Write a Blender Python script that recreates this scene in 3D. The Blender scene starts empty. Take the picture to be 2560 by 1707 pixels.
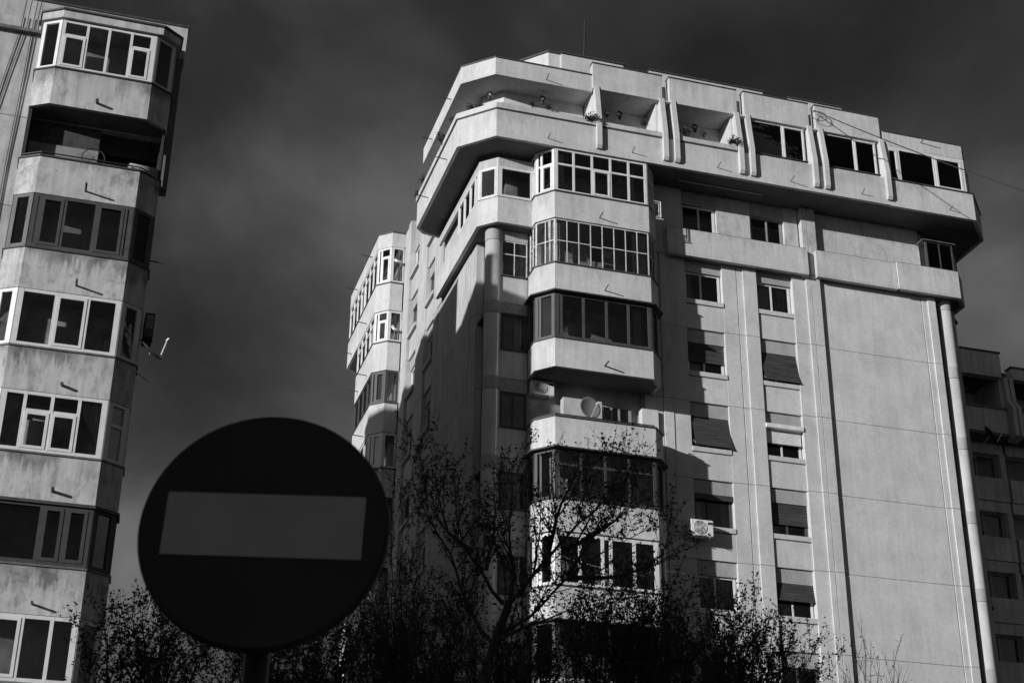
import bpy, bmesh, math, random
import numpy as np
from mathutils import Vector, Matrix
random.seed(7); RNG = np.random.default_rng(11)
sc = bpy.context.scene
COL = sc.collection

# ------------------------------------------------------------------ camera
IW, IH, FPX = 2560, 1707, 3812.98
PITCH, YAW, ROLL = (math.radians(a) for a in (25.39990, -16.60615, 0.65676))
def cam_axes():
    cy, sy, cp, sp = math.cos(YAW), math.sin(YAW), math.cos(PITCH), math.sin(PITCH)
    right = Vector((cy, sy, 0)); fh = Vector((-sy, cy, 0)); up = Vector((0, 0, 1))
    fwd = cp*fh + sp*up; u = -sp*fh + cp*up
    cr, sr = math.cos(ROLL), math.sin(ROLL)
    return cr*right + sr*u, -sr*right + cr*u, fwd
CR, CU, CF = cam_axes()
CAM = Vector((0, 0, 1.6))
cd = bpy.data.cameras.new('camera'); cam = bpy.data.objects.new('camera', cd); COL.objects.link(cam)
cd.sensor_width = 36; cd.lens = FPX/IW*36; cd.clip_start = .05; cd.clip_end = 3000
cam.matrix_world = Matrix((( CR.x, CU.x, -CF.x, CAM.x), (CR.y, CU.y, -CF.y, CAM.y), (CR.z, CU.z, -CF.z, CAM.z), (0, 0, 0, 1)))
cd.dof.use_dof = True; cd.dof.focus_distance = 50; cd.dof.aperture_fstop = 8
sc.camera = cam
def on_y(px, py, Y):                       # a photo pixel met with a plane at depth Y
    d = CR*((px-IW/2)/FPX) - CU*((py-IH/2)/FPX) + CF
    return CAM + d*(Y/d.y)

# ------------------------------------------------------------------ light
SUN_TRAVEL = Vector((1.87, 1.0, -.44)).normalized()
SUN_EL = math.asin(-SUN_TRAVEL.z); SUN_ROT = math.atan2(-SUN_TRAVEL.x, -SUN_TRAVEL.y)
sl = bpy.data.lights.new('sun', 'SUN'); sl.energy = 4.9; sl.angle = math.radians(.8); sl.color = (1, 1, 1)
so = bpy.data.objects.new('sun', sl); COL.objects.link(so)
so.rotation_euler = SUN_TRAVEL.to_track_quat('-Z', 'Y').to_euler(); so.location = (-60, -40, 40)
world = bpy.data.worlds.new('World'); sc.world = world; world.use_nodes = True
wn = world.node_tree; wn.nodes.clear()
def N(t, kind, **kw):
    n = t.nodes.new(kind)
    for k, v in kw.items(): setattr(n, k, v)
    return n
def ramp(t, stops, interp='LINEAR'):
    r = N(t, 'ShaderNodeValToRGB'); r.color_ramp.interpolation = interp
    while len(r.color_ramp.elements) < len(stops): r.color_ramp.elements.new(.5)
    for e, (p, c) in zip(r.color_ramp.elements, stops): e.position = p; e.color = (c, c, c, 1)
    return r
def mathn(t, op, a, b=None):
    m = N(t, 'ShaderNodeMath', operation=op)
    for i, v in enumerate((a, b)):
        if v is None: continue
        if isinstance(v, (int, float)): m.inputs[i].default_value = v
        else: t.links.new(v, m.inputs[i])
    return m.outputs[0]
CLOUD = (6.841, -7.439, 1.905)
sky = N(wn, 'ShaderNodeTexSky', sky_type='NISHITA'); sky.sun_disc = False
sky.sun_elevation = SUN_EL; sky.sun_rotation = SUN_ROT; sky.air_density = 1; sky.dust_density = 1.0; sky.ozone_density = 1
bw = N(wn, 'ShaderNodeRGBToBW'); wn.links.new(sky.outputs[0], bw.inputs[0])
tcw = N(wn, 'ShaderNodeTexCoord')
mp = N(wn, 'ShaderNodeMapping'); mp.inputs['Rotation'].default_value = (0, math.radians(25), math.radians(-20)); mp.inputs['Scale'].default_value = (1.0, 1.0, 1.5)
mp.inputs['Location'].default_value = CLOUD
wn.links.new(tcw.outputs['Generated'], mp.inputs[0])
nz = N(wn, 'ShaderNodeTexNoise'); nz.inputs['Scale'].default_value = 3.6; nz.inputs['Detail'].default_value = 9; nz.inputs['Roughness'].default_value = .47; nz.inputs['Distortion'].default_value = .2
wn.links.new(mp.outputs[0], nz.inputs['Vector'])
cr = ramp(wn, [(.34, .25), (.46, .48), (.55, .88), (.68, 1.75)]); wn.links.new(nz.outputs[0], cr.inputs[0])
mul = mathn(wn, 'MULTIPLY', bw.outputs[0], cr.outputs[0])
bg = N(wn, 'ShaderNodeBackground'); bg.inputs['Strength'].default_value = .05
wn.links.new(mul, bg.inputs['Color'])
ow = N(wn, 'ShaderNodeOutputWorld'); wn.links.new(bg.outputs[0], ow.inputs[0])
vs = sc.view_settings; vs.view_transform = 'Standard'; vs.look = 'None'; vs.exposure = 0; vs.gamma = 1; vs.use_curve_mapping = False

# ------------------------------------------------------------------ materials (the photograph is black and white: all greys)
MATS = {}
def new_mat(name):
    m = bpy.data.materials.new(name); m.use_nodes = True; t = m.node_tree
    b = t.nodes['Principled BSDF']; MATS[name] = m
    return m, t, b
def pos(t):
    g = N(t, 'ShaderNodeNewGeometry'); return g.outputs['Position']
def noise(t, vec, scale, detail=4, rough=.55, stretch=None):
    if stretch:
        mm = N(t, 'ShaderNodeMapping'); mm.inputs['Scale'].default_value = stretch; t.links.new(vec, mm.inputs[0]); vec = mm.outputs[0]
    n = N(t, 'ShaderNodeTexNoise'); n.inputs['Scale'].default_value = scale; n.inputs['Detail'].default_value = detail; n.inputs['Roughness'].default_value = rough
    t.links.new(vec, n.inputs['Vector']); return n.outputs[0]
def bump(t, b, h, strength, dist=.01):
    bp = N(t, 'ShaderNodeBump'); bp.inputs['Strength'].default_value = strength; bp.inputs['Distance'].default_value = dist
    t.links.new(h, bp.inputs['Height']); t.links.new(bp.outputs[0], b.inputs['Normal'])
def stucco(name, base, mott=.12, grain=.25, streak=.1, rough=.92, peel=0, stain=0, gdist=.006, gscale=55, grime=0, lev=25.04):
    m, t, b = new_mat(name); P = pos(t)
    f1 = ramp(t, [(.3, 1-mott), (.7, 1+mott*.5)]); t.links.new(noise(t, P, .9, 5), f1.inputs[0])
    f2 = ramp(t, [(.35, 1-streak), (.6, 1)]); t.links.new(noise(t, P, 1.0, 4, .6, (5, 5, .35)), f2.inputs[0])
    f3 = ramp(t, [(.3, .84), (.7, 1.12)]); t.links.new(noise(t, P, gscale, 2), f3.inputs[0])
    v = mathn(t, 'MULTIPLY', mathn(t, 'MULTIPLY', f1.outputs[0], f2.outputs[0]), f3.outputs[0])
    f4 = ramp(t, [(.3, .9), (.55, 1.0), (.75, 1.03)]); t.links.new(noise(t, P, 6, 5, .65), f4.inputs[0])
    v = mathn(t, 'MULTIPLY', v, f4.outputs[0])
    hb = noise(t, P, gscale, 3, .6)
    if peel:                                                   # patches where the paint coat has come off
        pn = noise(t, P, 1.5, 7, .62)
        pr = ramp(t, [(.60-.1*peel, 1), (.612-.1*peel, .80)]); t.links.new(pn, pr.inputs[0])
        v = mathn(t, 'MULTIPLY', v, pr.outputs[0])
        # hairline cracks of the render
        vo = N(t, 'ShaderNodeTexVoronoi', feature='DISTANCE_TO_EDGE'); vo.inputs['Scale'].default_value = .8
        wp = N(t, 'ShaderNodeVectorMath', operation='ADD'); nn = N(t, 'ShaderNodeTexNoise'); nn.inputs['Scale'].default_value = 2.5; nn.inputs['Detail'].default_value = 5
        t.links.new(P, nn.inputs['Vector']); t.links.new(P, wp.inputs[0]); t.links.new(nn.outputs['Color'], wp.inputs[1]); t.links.new(wp.outputs[0], vo.inputs['Vector'])
        ck = ramp(t, [(.003, .55), (.008, 1)]); t.links.new(vo.outputs['Distance'], ck.inputs[0])
        gate = ramp(t, [(.56, 1), (.62, 0)]); t.links.new(noise(t, P, .7, 2), gate.inputs[0])
        ckm = mathn(t, 'MAXIMUM', ck.outputs[0], gate.outputs[0])
        v = mathn(t, 'MULTIPLY', v, ckm)
        hb = mathn(t, 'ADD', hb, mathn(t, 'MULTIPLY', pr.outputs[0], 2.5))
    if stain:
        sn = ramp(t, [(.5, 1), (.68, 1-stain)]); t.links.new(noise(t, P, 2.2, 7, .7, (1.6, 1.6, .8)), sn.inputs[0])
        v = mathn(t, 'MULTIPLY', v, sn.outputs[0])
    if grime:                                                  # rain-washed dirt runs below the parapet copings
        sx = N(t, 'ShaderNodeSeparateXYZ'); t.links.new(P, sx.inputs[0])
        h = mathn(t, 'FLOORED_MODULO', mathn(t, 'SUBTRACT', sx.outputs[2], lev), 2.8) if False else mathn(t, 'MODULO', mathn(t, 'SUBTRACT', sx.outputs[2], lev-28), 2.8)
        rn = ramp(t, [(.30, .15), (.72, 1.25)]); t.links.new(noise(t, P, 1.0, 6, .72, (4.5, 4.5, .5)), rn.inputs[0])
        hm = mathn(t, 'SUBTRACT', h, rn.outputs[0])
        gm = ramp(t, [(0.0, 1), (.22, 1-grime)]); t.links.new(hm, gm.inputs[0])
        n2 = ramp(t, [(.42, .08), (.62, 1)]); t.links.new(noise(t, P, .75, 4, .6), n2.inputs[0])
        inv = mathn(t, 'SUBTRACT', 1, mathn(t, 'MULTIPLY', mathn(t, 'SUBTRACT', 1, gm.outputs[0]), n2.outputs[0]))
        v = mathn(t, 'MULTIPLY', v, inv)
    v = mathn(t, 'MULTIPLY', v, base)
    t.links.new(v, b.inputs['Base Color']); b.inputs['Roughness'].default_value = rough; b.inputs['Specular IOR Level'].default_value = .2
    bump(t, b, hb, grain, gdist); return m
stucco('wall', .54, .13, .4, .08, stain=.09)
stucco('wall_stained', .50, .15, .4, .12, stain=.30)
stucco('wall_low', .50, .12, .4, .14)
stucco('band', .54, .12, .35, .12, stain=.10, grime=.16, lev=25.08)
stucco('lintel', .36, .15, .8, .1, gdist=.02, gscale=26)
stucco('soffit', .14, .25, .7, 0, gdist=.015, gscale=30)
stucco('ring', .36, .15, .5, .12)
stucco('side_wall', .47, .14, .5, .20)
stucco('old_wall', .47, .18, .6, .25, stain=.14)
stucco('old_parapet', .50, .16, .6, .22, peel=.30, stain=.3, grime=.55)
stucco('old_parapet_b', .50, .14, .6, .25, stain=.38, grime=.6)
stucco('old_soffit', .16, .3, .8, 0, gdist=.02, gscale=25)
stucco('column', .50, .16, .5, .18)
stucco('far_wall', .58, .2, .4, .25)
stucco('concrete', .3, .2, .4, .1)
def plain(name, c, rough=.5, metal=0, var=.12, vs_=4, spec=.4):
    m, t, b = new_mat(name); P = pos(t)
    f = ramp(t, [(.3, 1-var), (.7, 1+var)]); t.links.new(noise(t, P, vs_, 4), f.inputs[0])
    t.links.new(mathn(t, 'MULTIPLY', f.outputs[0], c), b.inputs['Base Color'])
    b.inputs['Roughness'].default_value = rough; b.inputs['Metallic'].default_value = metal; b.inputs['Specular IOR Level'].default_value = spec
    return m
plain('white_frame', .58, .45, 0, .08)
plain('white_metal', .5, .6, 0, .3, 9)
plain('grey_frame', .24, .5); plain('dark_frame', .045, .55); plain('brown_frame', .06, .55, 0, .2)
plain('coping', .05, .6, 0, .3, 6); plain('coping_grey', .12, .55, 0, .3, 6)
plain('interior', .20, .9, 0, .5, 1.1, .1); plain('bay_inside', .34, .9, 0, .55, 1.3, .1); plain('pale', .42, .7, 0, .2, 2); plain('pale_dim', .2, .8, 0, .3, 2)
plain('curtain', .42, .95, 0, .2, 5, .05); plain('cloth_dark', .06, .95, 0, .3, 5, .05)
BL = plain('blind', .045, .7, 0, .1, 14); plain('shutter_white', .62, .5)
plain('pipe', .05, .5, 0, .4, 12); plain('metal_light', .55, .35, .3, .15, 8); plain('ac_white', .62, .5, 0, .08, 6); plain('ac_dark', .03, .6)
plain('dish', .15, .45, 0, .12, 8); plain('black_metal', .02, .5)
plain('leaf', .05, .7, 0, .4, 3, .15); plain('bark', .05, .9, 0, .4, 12, .1); plain('plant', .04, .7, 0, .5, 6, .15)
plain('sign_red', .018, .34, 0, .22, 5, .3); plain('sign_white', .46, .5, 0, .10, 7, .3); plain('sign_back', .2, .5, .6); plain('asphalt', .05, .9, 0, .25, 3); plain('paving', .2, .9, 0, .2, 2); plain('soil', .06, 1, 0, .3, 1); plain('paint_line', .6, .7, 0, .2, 4)
t_ = BL.node_tree; b_ = t_.nodes['Principled BSDF']; P_ = pos(t_)          # roller-blind slats, each faded differently
r_ = ramp(t_, [(.3, .5), (.7, 1.7)]); t_.links.new(noise(t_, P_, 1.0, 3, .6, (1.2, 1.2, 26)), r_.inputs[0]); t_.links.new(mathn(t_, 'MULTIPLY', r_.outputs[0], .045), b_.inputs['Base Color'])
plain('terracotta', .2, .8); plain('roofing', .07, .9)
def glass(name, trans, tint):
    m, t, b = new_mat(name); t.nodes.remove(b)
    out = [n for n in t.nodes if n.type == 'OUTPUT_MATERIAL'][0]
    tr = N(t, 'ShaderNodeBsdfTransparent'); tr.inputs[0].default_value = (trans,)*3+(1,)
    gl = N(t, 'ShaderNodeBsdfGlossy'); gl.inputs[0].default_value = (tint,)*3+(1,); gl.inputs['Roughness'].default_value = .015
    nb = N(t, 'ShaderNodeBump'); nb.inputs['Strength'].default_value = .06; nb.inputs['Distance'].default_value = .02
    t.links.new(noise(t, pos(t), 1.6, 2), nb.inputs['Height']); t.links.new(nb.outputs[0], gl.inputs['Normal'])
    fr = N(t, 'ShaderNodeFresnel'); fr.inputs[0].default_value = 1.5
    mx = N(t, 'ShaderNodeMixShader'); t.links.new(fr.outputs[0], mx.inputs[0]); t.links.new(tr.outputs[0], mx.inputs[1]); t.links.new(gl.outputs[0], mx.inputs[2])
    t.links.new(mx.outputs[0], out.inputs[0]); return m
glass('glass', .80, .95); glass('glass_dark', .77, 1.0); glass('glass_clear', .88, .95)

# ------------------------------------------------------------------ mesh helpers
class MB:
    def __init__(s): s.v = []; s.f = []
    def hexa(s, p):                         # 8 points: bottom ring then top ring
        n = len(s.v); s.v += [tuple(q) for q in p]
        s.f += [tuple(n+i for i in f) for f in ((3, 2, 1, 0), (4, 5, 6, 7), (0, 1, 5, 4), (1, 2, 6, 5), (2, 3, 7, 6), (3, 0, 4, 7))]; return s
    def box(s, x0, x1, y0, y1, z0, z1):
        return s.hexa([(x0, y0, z0), (x1, y0, z0), (x1, y1, z0), (x0, y1, z0), (x0, y0, z1), (x1, y0, z1), (x1, y1, z1), (x0, y1, z1)])
    def prism(s, poly, z0, z1):
        n = len(s.v); k = len(poly)
        s.v += [(x, y, z0) for x, y in poly] + [(x, y, z1) for x, y in poly]
        s.f.append(tuple(n+i for i in reversed(range(k)))); s.f.append(tuple(n+k+i for i in range(k)))
        for i in range(k):
            j = (i+1) % k; s.f.append((n+i, n+j, n+k+j, n+k+i))
        return s
    def bar(s, p, q, w, d, z0, z1):         # upright oriented box whose plan runs p -> q, d thick
        dx, dy = q[0]-p[0], q[1]-p[1]; L = math.hypot(dx, dy) or 1; nx, ny = -dy/L*d/2, dx/L*d/2
        return s.prism([(p[0]-nx, p[1]-ny), (q[0]-nx, q[1]-ny), (q[0]+nx, q[1]+ny), (p[0]+nx, p[1]+ny)], z0, z1)
    def tube(s, pts, rad, k=6, cap=True):
        pts = [Vector(p) for p in pts]; rad = rad if isinstance(rad, (list, tuple)) else [rad]*len(pts); n = len(s.v)
        for i, p in enumerate(pts):
            d = (pts[min(i+1, len(pts)-1)] - pts[max(i-1, 0)])
            d = d.normalized() if d.length > 1e-9 else Vector((0, 0, 1))
            a = d.orthogonal().normalized(); a = (Vector((1, 0, 0)) - d*d.x) if abs(d.x) < .9 else (Vector((0, 1, 0)) - d*d.y)
            a.normalize(); b = d.cross(a)
            for j in range(k):
                t = 2*math.pi*j/k; s.v.append(tuple(p + (a*math.cos(t) + b*math.sin(t))*rad[i]))
        for i in range(len(pts)-1):
            for j in range(k):
                s.f.append((n+i*k+j, n+i*k+(j+1) % k, n+(i+1)*k+(j+1) % k, n+(i+1)*k+j))
        if cap:
            s.f.append(tuple(n+j for j in reversed(range(k)))); s.f.append(tuple(n+(len(pts)-1)*k+j for j in range(k)))
        return s
    def wall(s, path, th, z0, z1):          # wall following an open plan path, th thick towards the right of travel when th>0
        o = offset(path, th); return s.prism(list(path)+list(reversed(o)), z0, z1)
    def build(s, name, mat, parent=None, smooth=False, bevel=0):
        me = bpy.data.meshes.new(name); me.from_pydata(s.v, [], s.f); me.update()
        if bevel:
            bm = bmesh.new(); bm.from_mesh(me); bmesh.ops.recalc_face_normals(bm, faces=bm.faces)
            bmesh.ops.bevel(bm, geom=list(bm.edges), offset=bevel, segments=1, affect='EDGES', clamp_overlap=True); bm.to_mesh(me); bm.free()
        else:
            bm = bmesh.new(); bm.from_mesh(me); bmesh.ops.recalc_face_normals(bm, faces=bm.faces); bm.to_mesh(me); bm.free()
        me.materials.append(MATS[mat])
        if smooth: me.polygons.foreach_set('use_smooth', [True]*len(me.polygons))
        o = bpy.data.objects.new(name, me); COL.objects.link(o)
        if parent is not None:
            o.parent = parent; o.matrix_parent_inverse = parent_inv(parent)
        return o
def parent_inv(p):
    return Matrix.Translation(-Vector(p.get('_base', (0, 0, 0)))) if p.type == 'EMPTY' else Matrix()
def offset(path, d):
    out = []; n = len(path)
    for i in range(n):
        ns = []
        for a, b in ((i-1, i), (i, i+1)):
            if a < 0 or b >= n: continue
            dx, dy = path[b][0]-path[a][0], path[b][1]-path[a][1]; L = math.hypot(dx, dy); ns.append((dy/L, -dx/L))
        if len(ns) == 1: nx, ny = ns[0]; k = 1
        else:
            nx, ny = ns[0][0]+ns[1][0], ns[0][1]+ns[1][1]; L = math.hypot(nx, ny); nx /= L; ny /= L; k = 1/max(.35, nx*ns[0][0]+ny*ns[0][1])
        out.append((path[i][0]+nx*d*k, path[i][1]+ny*d*k))
    return out
def box(name, mat, parent, x0, x1, y0, y1, z0, z1, bevel=0): return MB().box(x0, x1, y0, y1, z0, z1).build(name, mat, parent, bevel=bevel)
def tag(o, label=None, cat=None, group=None, kind=None):
    for k, v in (('label', label), ('category', cat), ('group', group), ('kind', kind)):
        if v: o[k] = v
    return o
def thing(name, label, cat, base, group=None):
    o = bpy.data.objects.new(name, None); COL.objects.link(o); o.location = base; o['_base'] = tuple(base); o.empty_display_size = .3
    return tag(o, label, cat, group)

def glaze(parent, path, z0, z1, cells, mat='white_frame', fw=.07, dp=.06, trans={}, gl='glass', name='window', post=None, sashes=()):
    """glazing along a plan path: one frame mesh, each pane a child. cells[i] = fractions for segment i; trans[(i,j)] = transom heights"""
    m = MB(); panes = []; post = post or fw*1.35
    for i in range(len(path)-1):
        p, q = Vector(path[i]), Vector(path[i+1]); L = (q-p).length; d = (q-p)/L
        c = cells[i]
        if c is None: continue
        fr = [0] + list(c) + [1] if not isinstance(c, int) else [k/c for k in range(c+1)]
        at = lambda s: p + d*s
        xs = [f*L for f in fr]
        for k, s_ in enumerate(xs):
            w = post if k in (0, len(xs)-1) else fw
            a = max(0, s_-w/2); b = min(L, s_+w/2)
            if k == 0: a, b = 0, w
            if k == len(xs)-1: a, b = L-w, L
            m.bar(at(a), at(b), 0, dp, z0+.002, z1-.002)
        m.bar(at(.004), at(L-.004), 0, dp*.92, z0, z0+fw); m.bar(at(.004), at(L-.004), 0, dp*.92, z1-fw, z1)
        for k in range(len(xs)-1):
            a, b = xs[k]+(post if k == 0 else fw/2), xs[k+1]-(post if k == len(xs)-2 else fw/2)
            tz = trans.get((i, k), trans.get((i, None), trans.get(None, [])))
            lv = [z0+fw]+list(tz)+[z1-fw]
            for z in tz: m.bar(at(a), at(b), 0, dp*.84, z-fw/2, z+fw/2)
            for r in range(len(lv)-1):
                za, zb = lv[r]+(fw/2 if r else 0), lv[r+1]-(fw/2 if r < len(lv)-2 else 0)
                if (i, k, r) in sashes:       # opening sash: a second frame a little proud
                    e = fw*.75
                    nrm = Vector((d.y, -d.x))*.018
                    for (u, w_, y0, y1) in ((a-.01, a+e, za-.01, zb+.01), (b-e, b+.01, za-.01, zb+.01), (a+e, b-e, za-.01, za+e), (a+e, b-e, zb-e, zb+.01)):
                        m.bar(at(u)+nrm, at(w_)+nrm, 0, dp*.9, y0, y1)
                panes.append((at(a-.01), at(b+.01), za-.01, zb+.01))
    o = m.build(name, mat, parent)
    for a, b, za, zb in panes: MB().bar(a, b, 0, .007, za, zb).build('pane', gl, o)
    return o
def drape(win, x0, x1, y, z0, z1, mat='curtain', waves=6, amp=.03, taper=0):
    m = MB(); n = waves*4; rows = 6
    for r in range(rows+1):
        f = r/rows
        for i in range(n+1):
            t = i/n; m.v.append((x0+(x1-x0)*t*(1-taper*(1-f)), y+amp*math.sin(t*waves*2*math.pi+f), z0+(z1-z0)*f))
    for r in range(rows):
        for i in range(n): a = r*(n+1)+i; m.f.append((a, a+1, a+n+2, a+n+1))
    return m.build('curtain', mat, win, True)
def spout(parent, x, y, z, L=.4, r=.028, up=.06):
    MB().tube([(x, y+.05, z), (x, y-L, z+up)], r, 6).build('drain_spout', 'pipe', parent)
def coping(parent, path, z, w=.17, h=.05, over=.05, mat='coping'):
    a = offset(path, -over); b = offset(path, w-over)
    return MB().prism(a+list(reversed(b)), z, z+h).build('coping', mat, parent)
def curtain(x0, x1, y, z0, z1, label, mat='curtain', amp=.035, waves=9, taper=0, group=None, tie=None):
    m = MB(); n = waves*4
    rows = 10
    for r in range(rows+1):
        f = r/rows; z = z0+(z1-z0)*f
        for i in range(n+1):
            t = i/n
            k = 1-taper*(1-f) if not tie else 1-taper*math.exp(-((f-tie)/.28)**2)
            x = x0+(x1-x0)*t*k
            m.v.append((x, y+amp*math.sin(t*waves*2*math.pi+f*.7)*(.6+.4*f), z))
    for r in range(rows):
        for i in range(n):
            a = r*(n+1)+i; m.f.append((a, a+1, a+n+2, a+n+1))
    o = m.build('curtain', mat, None, True)
    return tag(o, label, 'curtain', group)
JZ = [27.86-2.8*k for k in range(10)]      # storey joints, shared by the blocks

# ================================================================== THE SETTING
tag(MB().box(-400, 400, -200, 600, -.6, -.02).build('ground', 'soil'), kind='structure')
tag(MB().box(-300, 300, 4.6, 12.6, -.016, -.004).build('road', 'asphalt'), kind='structure')
rd = bpy.data.objects['road']
for i in range(-8, 14): MB().box(i*4, i*4+1.8, 8.54, 8.68, -.004, .001).build('lane_marking', 'paint_line', rd)
pv = tag(MB().box(-300, 300, -3, 4.4, -.1, .10).build('pavement', 'paving'), kind='structure')
MB().box(-300, 300, 4.4, 4.6, -.1, .115).build('kerb', 'concrete', pv)

# ================================================================== MAIN BLOCK
MAIN = thing('apartment_building', 'tall pale apartment block with overhanging top floor and round corner columns', 'building', (21, 50, 0))
M_ = MAIN
# dark inside of the flats, storey slabs and the rear mass
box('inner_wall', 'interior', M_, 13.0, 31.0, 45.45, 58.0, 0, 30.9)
box('rear_wall', 'side_wall', M_, 12.6, 31.25, 58.0, 66.0, 0, 34.2)
box('roof_deck', 'roofing', M_, 12.4, 30.9, 44.3, 58, 33.75, 34.0)
for k, j in enumerate(JZ[:9]):
    MB().prism([(13.1, 44.66), (30.6, 44.66), (30.6, 45.44), (12.9, 45.44)], j-.16, j-.02).build('floor_slab', 'interior', M_)
# ---- facade strips and panels, one storey at a time
STR = [(18.0, 18.62, 44.33), (18.64, 19.0, 44.30), (19.015, 19.62, 44.33), (21.06, 21.615, 44.32), (21.645, 21.86, 44.32), (21.862, 22.39, 44.26),
       (23.83, 24.36, 44.27), (24.362, 24.57, 44.21), (24.59, 24.93, 44.21), (24.95, 29.16, 44.34), (29.19, 29.41, 44.32), (29.412, 29.73, 44.26)]
MB().box(17.9, 19.55, 44.5, 44.6, 0, 27.8).box(21.14, 22.3, 44.5, 44.6, 0, 27.8).box(23.9, 29.6, 44.5, 44.6, 0, 30.6).build('backing_wall', 'concrete', M_)
for k in range(1, 8):
    z0, z1 = JZ[k]+.006, JZ[k-1]-.006
    if k == 1: z1 = 27.86
    for x0, x1, y in STR:
        box('wall_panel', 'wall', M_, x0, x1, y, 44.498, z0, z1, bevel=.006)
box('base_wall', 'wall', M_, 18.0, 29.73, 44.3, 44.498, 0, JZ[7]-.006)
# ---- the two window columns
def slatted(parent, x0, x1, y0, z0, z1, tilt=0, name='roller_blind', mat='blind'):
    m = MB(); n = max(3, int((z1-z0)/.045))
    for i in range(n):
        za = z1-(z1-z0)*i/n; zb = z1-(z1-z0)*(i+1)/n+.004
        ya = y0-tilt*(i/n); yb = y0-tilt*((i+1)/n)
        m.hexa([(x0, yb-.012, zb), (x1, yb-.012, zb), (x1, yb+.012, zb), (x0, yb+.012, zb), (x0, ya-.004, za), (x1, ya-.004, za), (x1, ya+.012, za), (x0, ya+.012, za)])
    o = m.build(name, mat, parent)
    MB().box(x0-.01, x1+.01, y0-tilt-.025, y0-tilt+.02, z0-.04, z0).build('bottom_rail', 'dark_frame', o)
    if tilt:
        for x in (x0+.01, x1-.01): MB().tube([(x, y0+.03, z0+.28), (x, y0-tilt, z0-.02)], .012, 4).build('stay_rod', 'grey_frame', o)
    return o
WIN = {1: ('plain', 'plain'), 2: ('half', 'tilt'), 3: ('tilt', 'white'), 4: ('dark', 'halfd'), 5: ('curt', 'halft'), 6: ('half', 'dark2'), 7: ('dark', 'plain')}
for k in range(1, 8):
    J = JZ[k]
    for c, (x0, x1) in enumerate(((19.62, 21.06), (22.39, 23.83))):
        kind = WIN[k][c]; a, b = x0+.004, x1-.004
        box('spandrel_panel', 'wall', M_, a, b, 44.335, 44.498, J+.006, J+.95, bevel=.005)
        box('window_sill', 'wall', M_, a-.002, b+.008, 44.285, 44.6, J+.975, J+1.15, bevel=.008)
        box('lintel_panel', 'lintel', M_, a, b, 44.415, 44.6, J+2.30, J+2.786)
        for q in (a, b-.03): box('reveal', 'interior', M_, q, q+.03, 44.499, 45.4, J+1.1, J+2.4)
        fm = {'dark': 'dark_frame', 'dark2': 'brown_frame', 'halfd': 'brown_frame'}.get(kind, 'white_frame')
        w = glaze(M_, [(a+.03, 44.53), (b-.03, 44.53)], J+1.16, J+2.29, [[.46]] if kind != 'dark' else [[.36]], fm, .055, .07, gl='glass_dark', post=.08)
        rw = random.Random(k*7+c)
        if kind in ('half', 'plain', 'dark', 'halfd', 'halft', 'white') and rw.random() < .8:
            drape(w, a+.08, a+.08+rw.uniform(.25, .6), 44.68, J+1.16, J+2.28, 'curtain', 5)
            if rw.random() < .6: drape(w, b-.08-rw.uniform(.2, .45), b-.08, 44.7, J+1.16, J+2.28, 'curtain', 4)
        if kind == 'half': slatted(M_, a+.05, b-.05, 44.47, J+1.62, J+2.29)
        if kind == 'halfd': slatted(M_, a+.03, b-.05, 44.46, J+1.58, J+2.29)
        if kind == 'tilt': slatted(M_, a+.08, b-.02, 44.44, J+1.22, J+2.29, .23)
        if kind == 'halft': slatted(M_, a+.06, b-.03, 44.44, J+1.72, J+2.29, .10)
        if kind == 'dark': box('blind_box', 'dark_frame', M_, a, b, 44.36, 44.45, J+2.12, J+2.30)
        if kind == 'white':
            box('shutter_box', 'shutter_white', M_, a-.01, b+.01, 44.22, 44.5, J+2.16, J+2.33, bevel=.02)
            slatted(M_, a+.05, b-.05, 44.42, J+1.66, J+2.16, 0, 'roller_shutter', 'shutter_white')
        if kind == 'curt':
            curtain(a+.1, b-.1, 44.72, J+1.16, J+2.28, 'dim curtain behind the plain white window, three storeys above the trees', 'pale_dim', waves=12)
        if kind == 'plain' and c == 1 and k == 1:
            curtain(b-.55, b-.1, 44.7, J+1.16, J+1.9, 'short bunched curtain behind the highest window of the column beside the blank wall', 'pale_dim', waves=5)

# ---- storey 9 (band course and windows below the overhang)
J = JZ[0]
def fascia(path, th, z0, z1, mat='band', name='band_course', parent=M_, cop='coping', over=.03): 
    o = MB().wall(path, th, z0, z1).build(name, mat, parent)
    if cop:
        a = offset(path, -over); b = offset(path, th)
        MB().prism(a+list(reversed(b)), z1, z1+.035).build('coping', cop, o)
    return o
# paths run left->right along the front; 'right of travel' (+d) points to -y, so th is negative to go inwards
fascia([(18.85, 44.6), (18.87, 44.0), (24.4, 44.0), (24.4, 44.45)], -.16, 27.76, 28.84)
fascia([(24.76, 44.3), (24.76, 44.02), (28.06, 44.02)], -.16, 27.76, 28.86)
fascia([(28.062, 44.0), (28.07, 43.95), (30.66, 43.95), (31.2, 44.55), (31.2, 50)], -.16, 27.76, 28.88)
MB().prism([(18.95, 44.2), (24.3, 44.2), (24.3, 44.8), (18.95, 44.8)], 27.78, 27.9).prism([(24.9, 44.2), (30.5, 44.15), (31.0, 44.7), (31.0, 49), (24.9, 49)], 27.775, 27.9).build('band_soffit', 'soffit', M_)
for x0, x1, y in ((18.2, 19.6, 44.33), (21.02, 22.36, 44.42), (23.74, 24.3, 44.42), (24.362, 24.57, 44.21), (24.59, 24.93, 44.21), (24.95, 29.42, 44.45)):
    box('wall_panel', 'wall_stained' if x0 > 20 else 'wall', M_, x0, x1, y, 44.66, 27.9, 30.69, bevel=.005)
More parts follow.
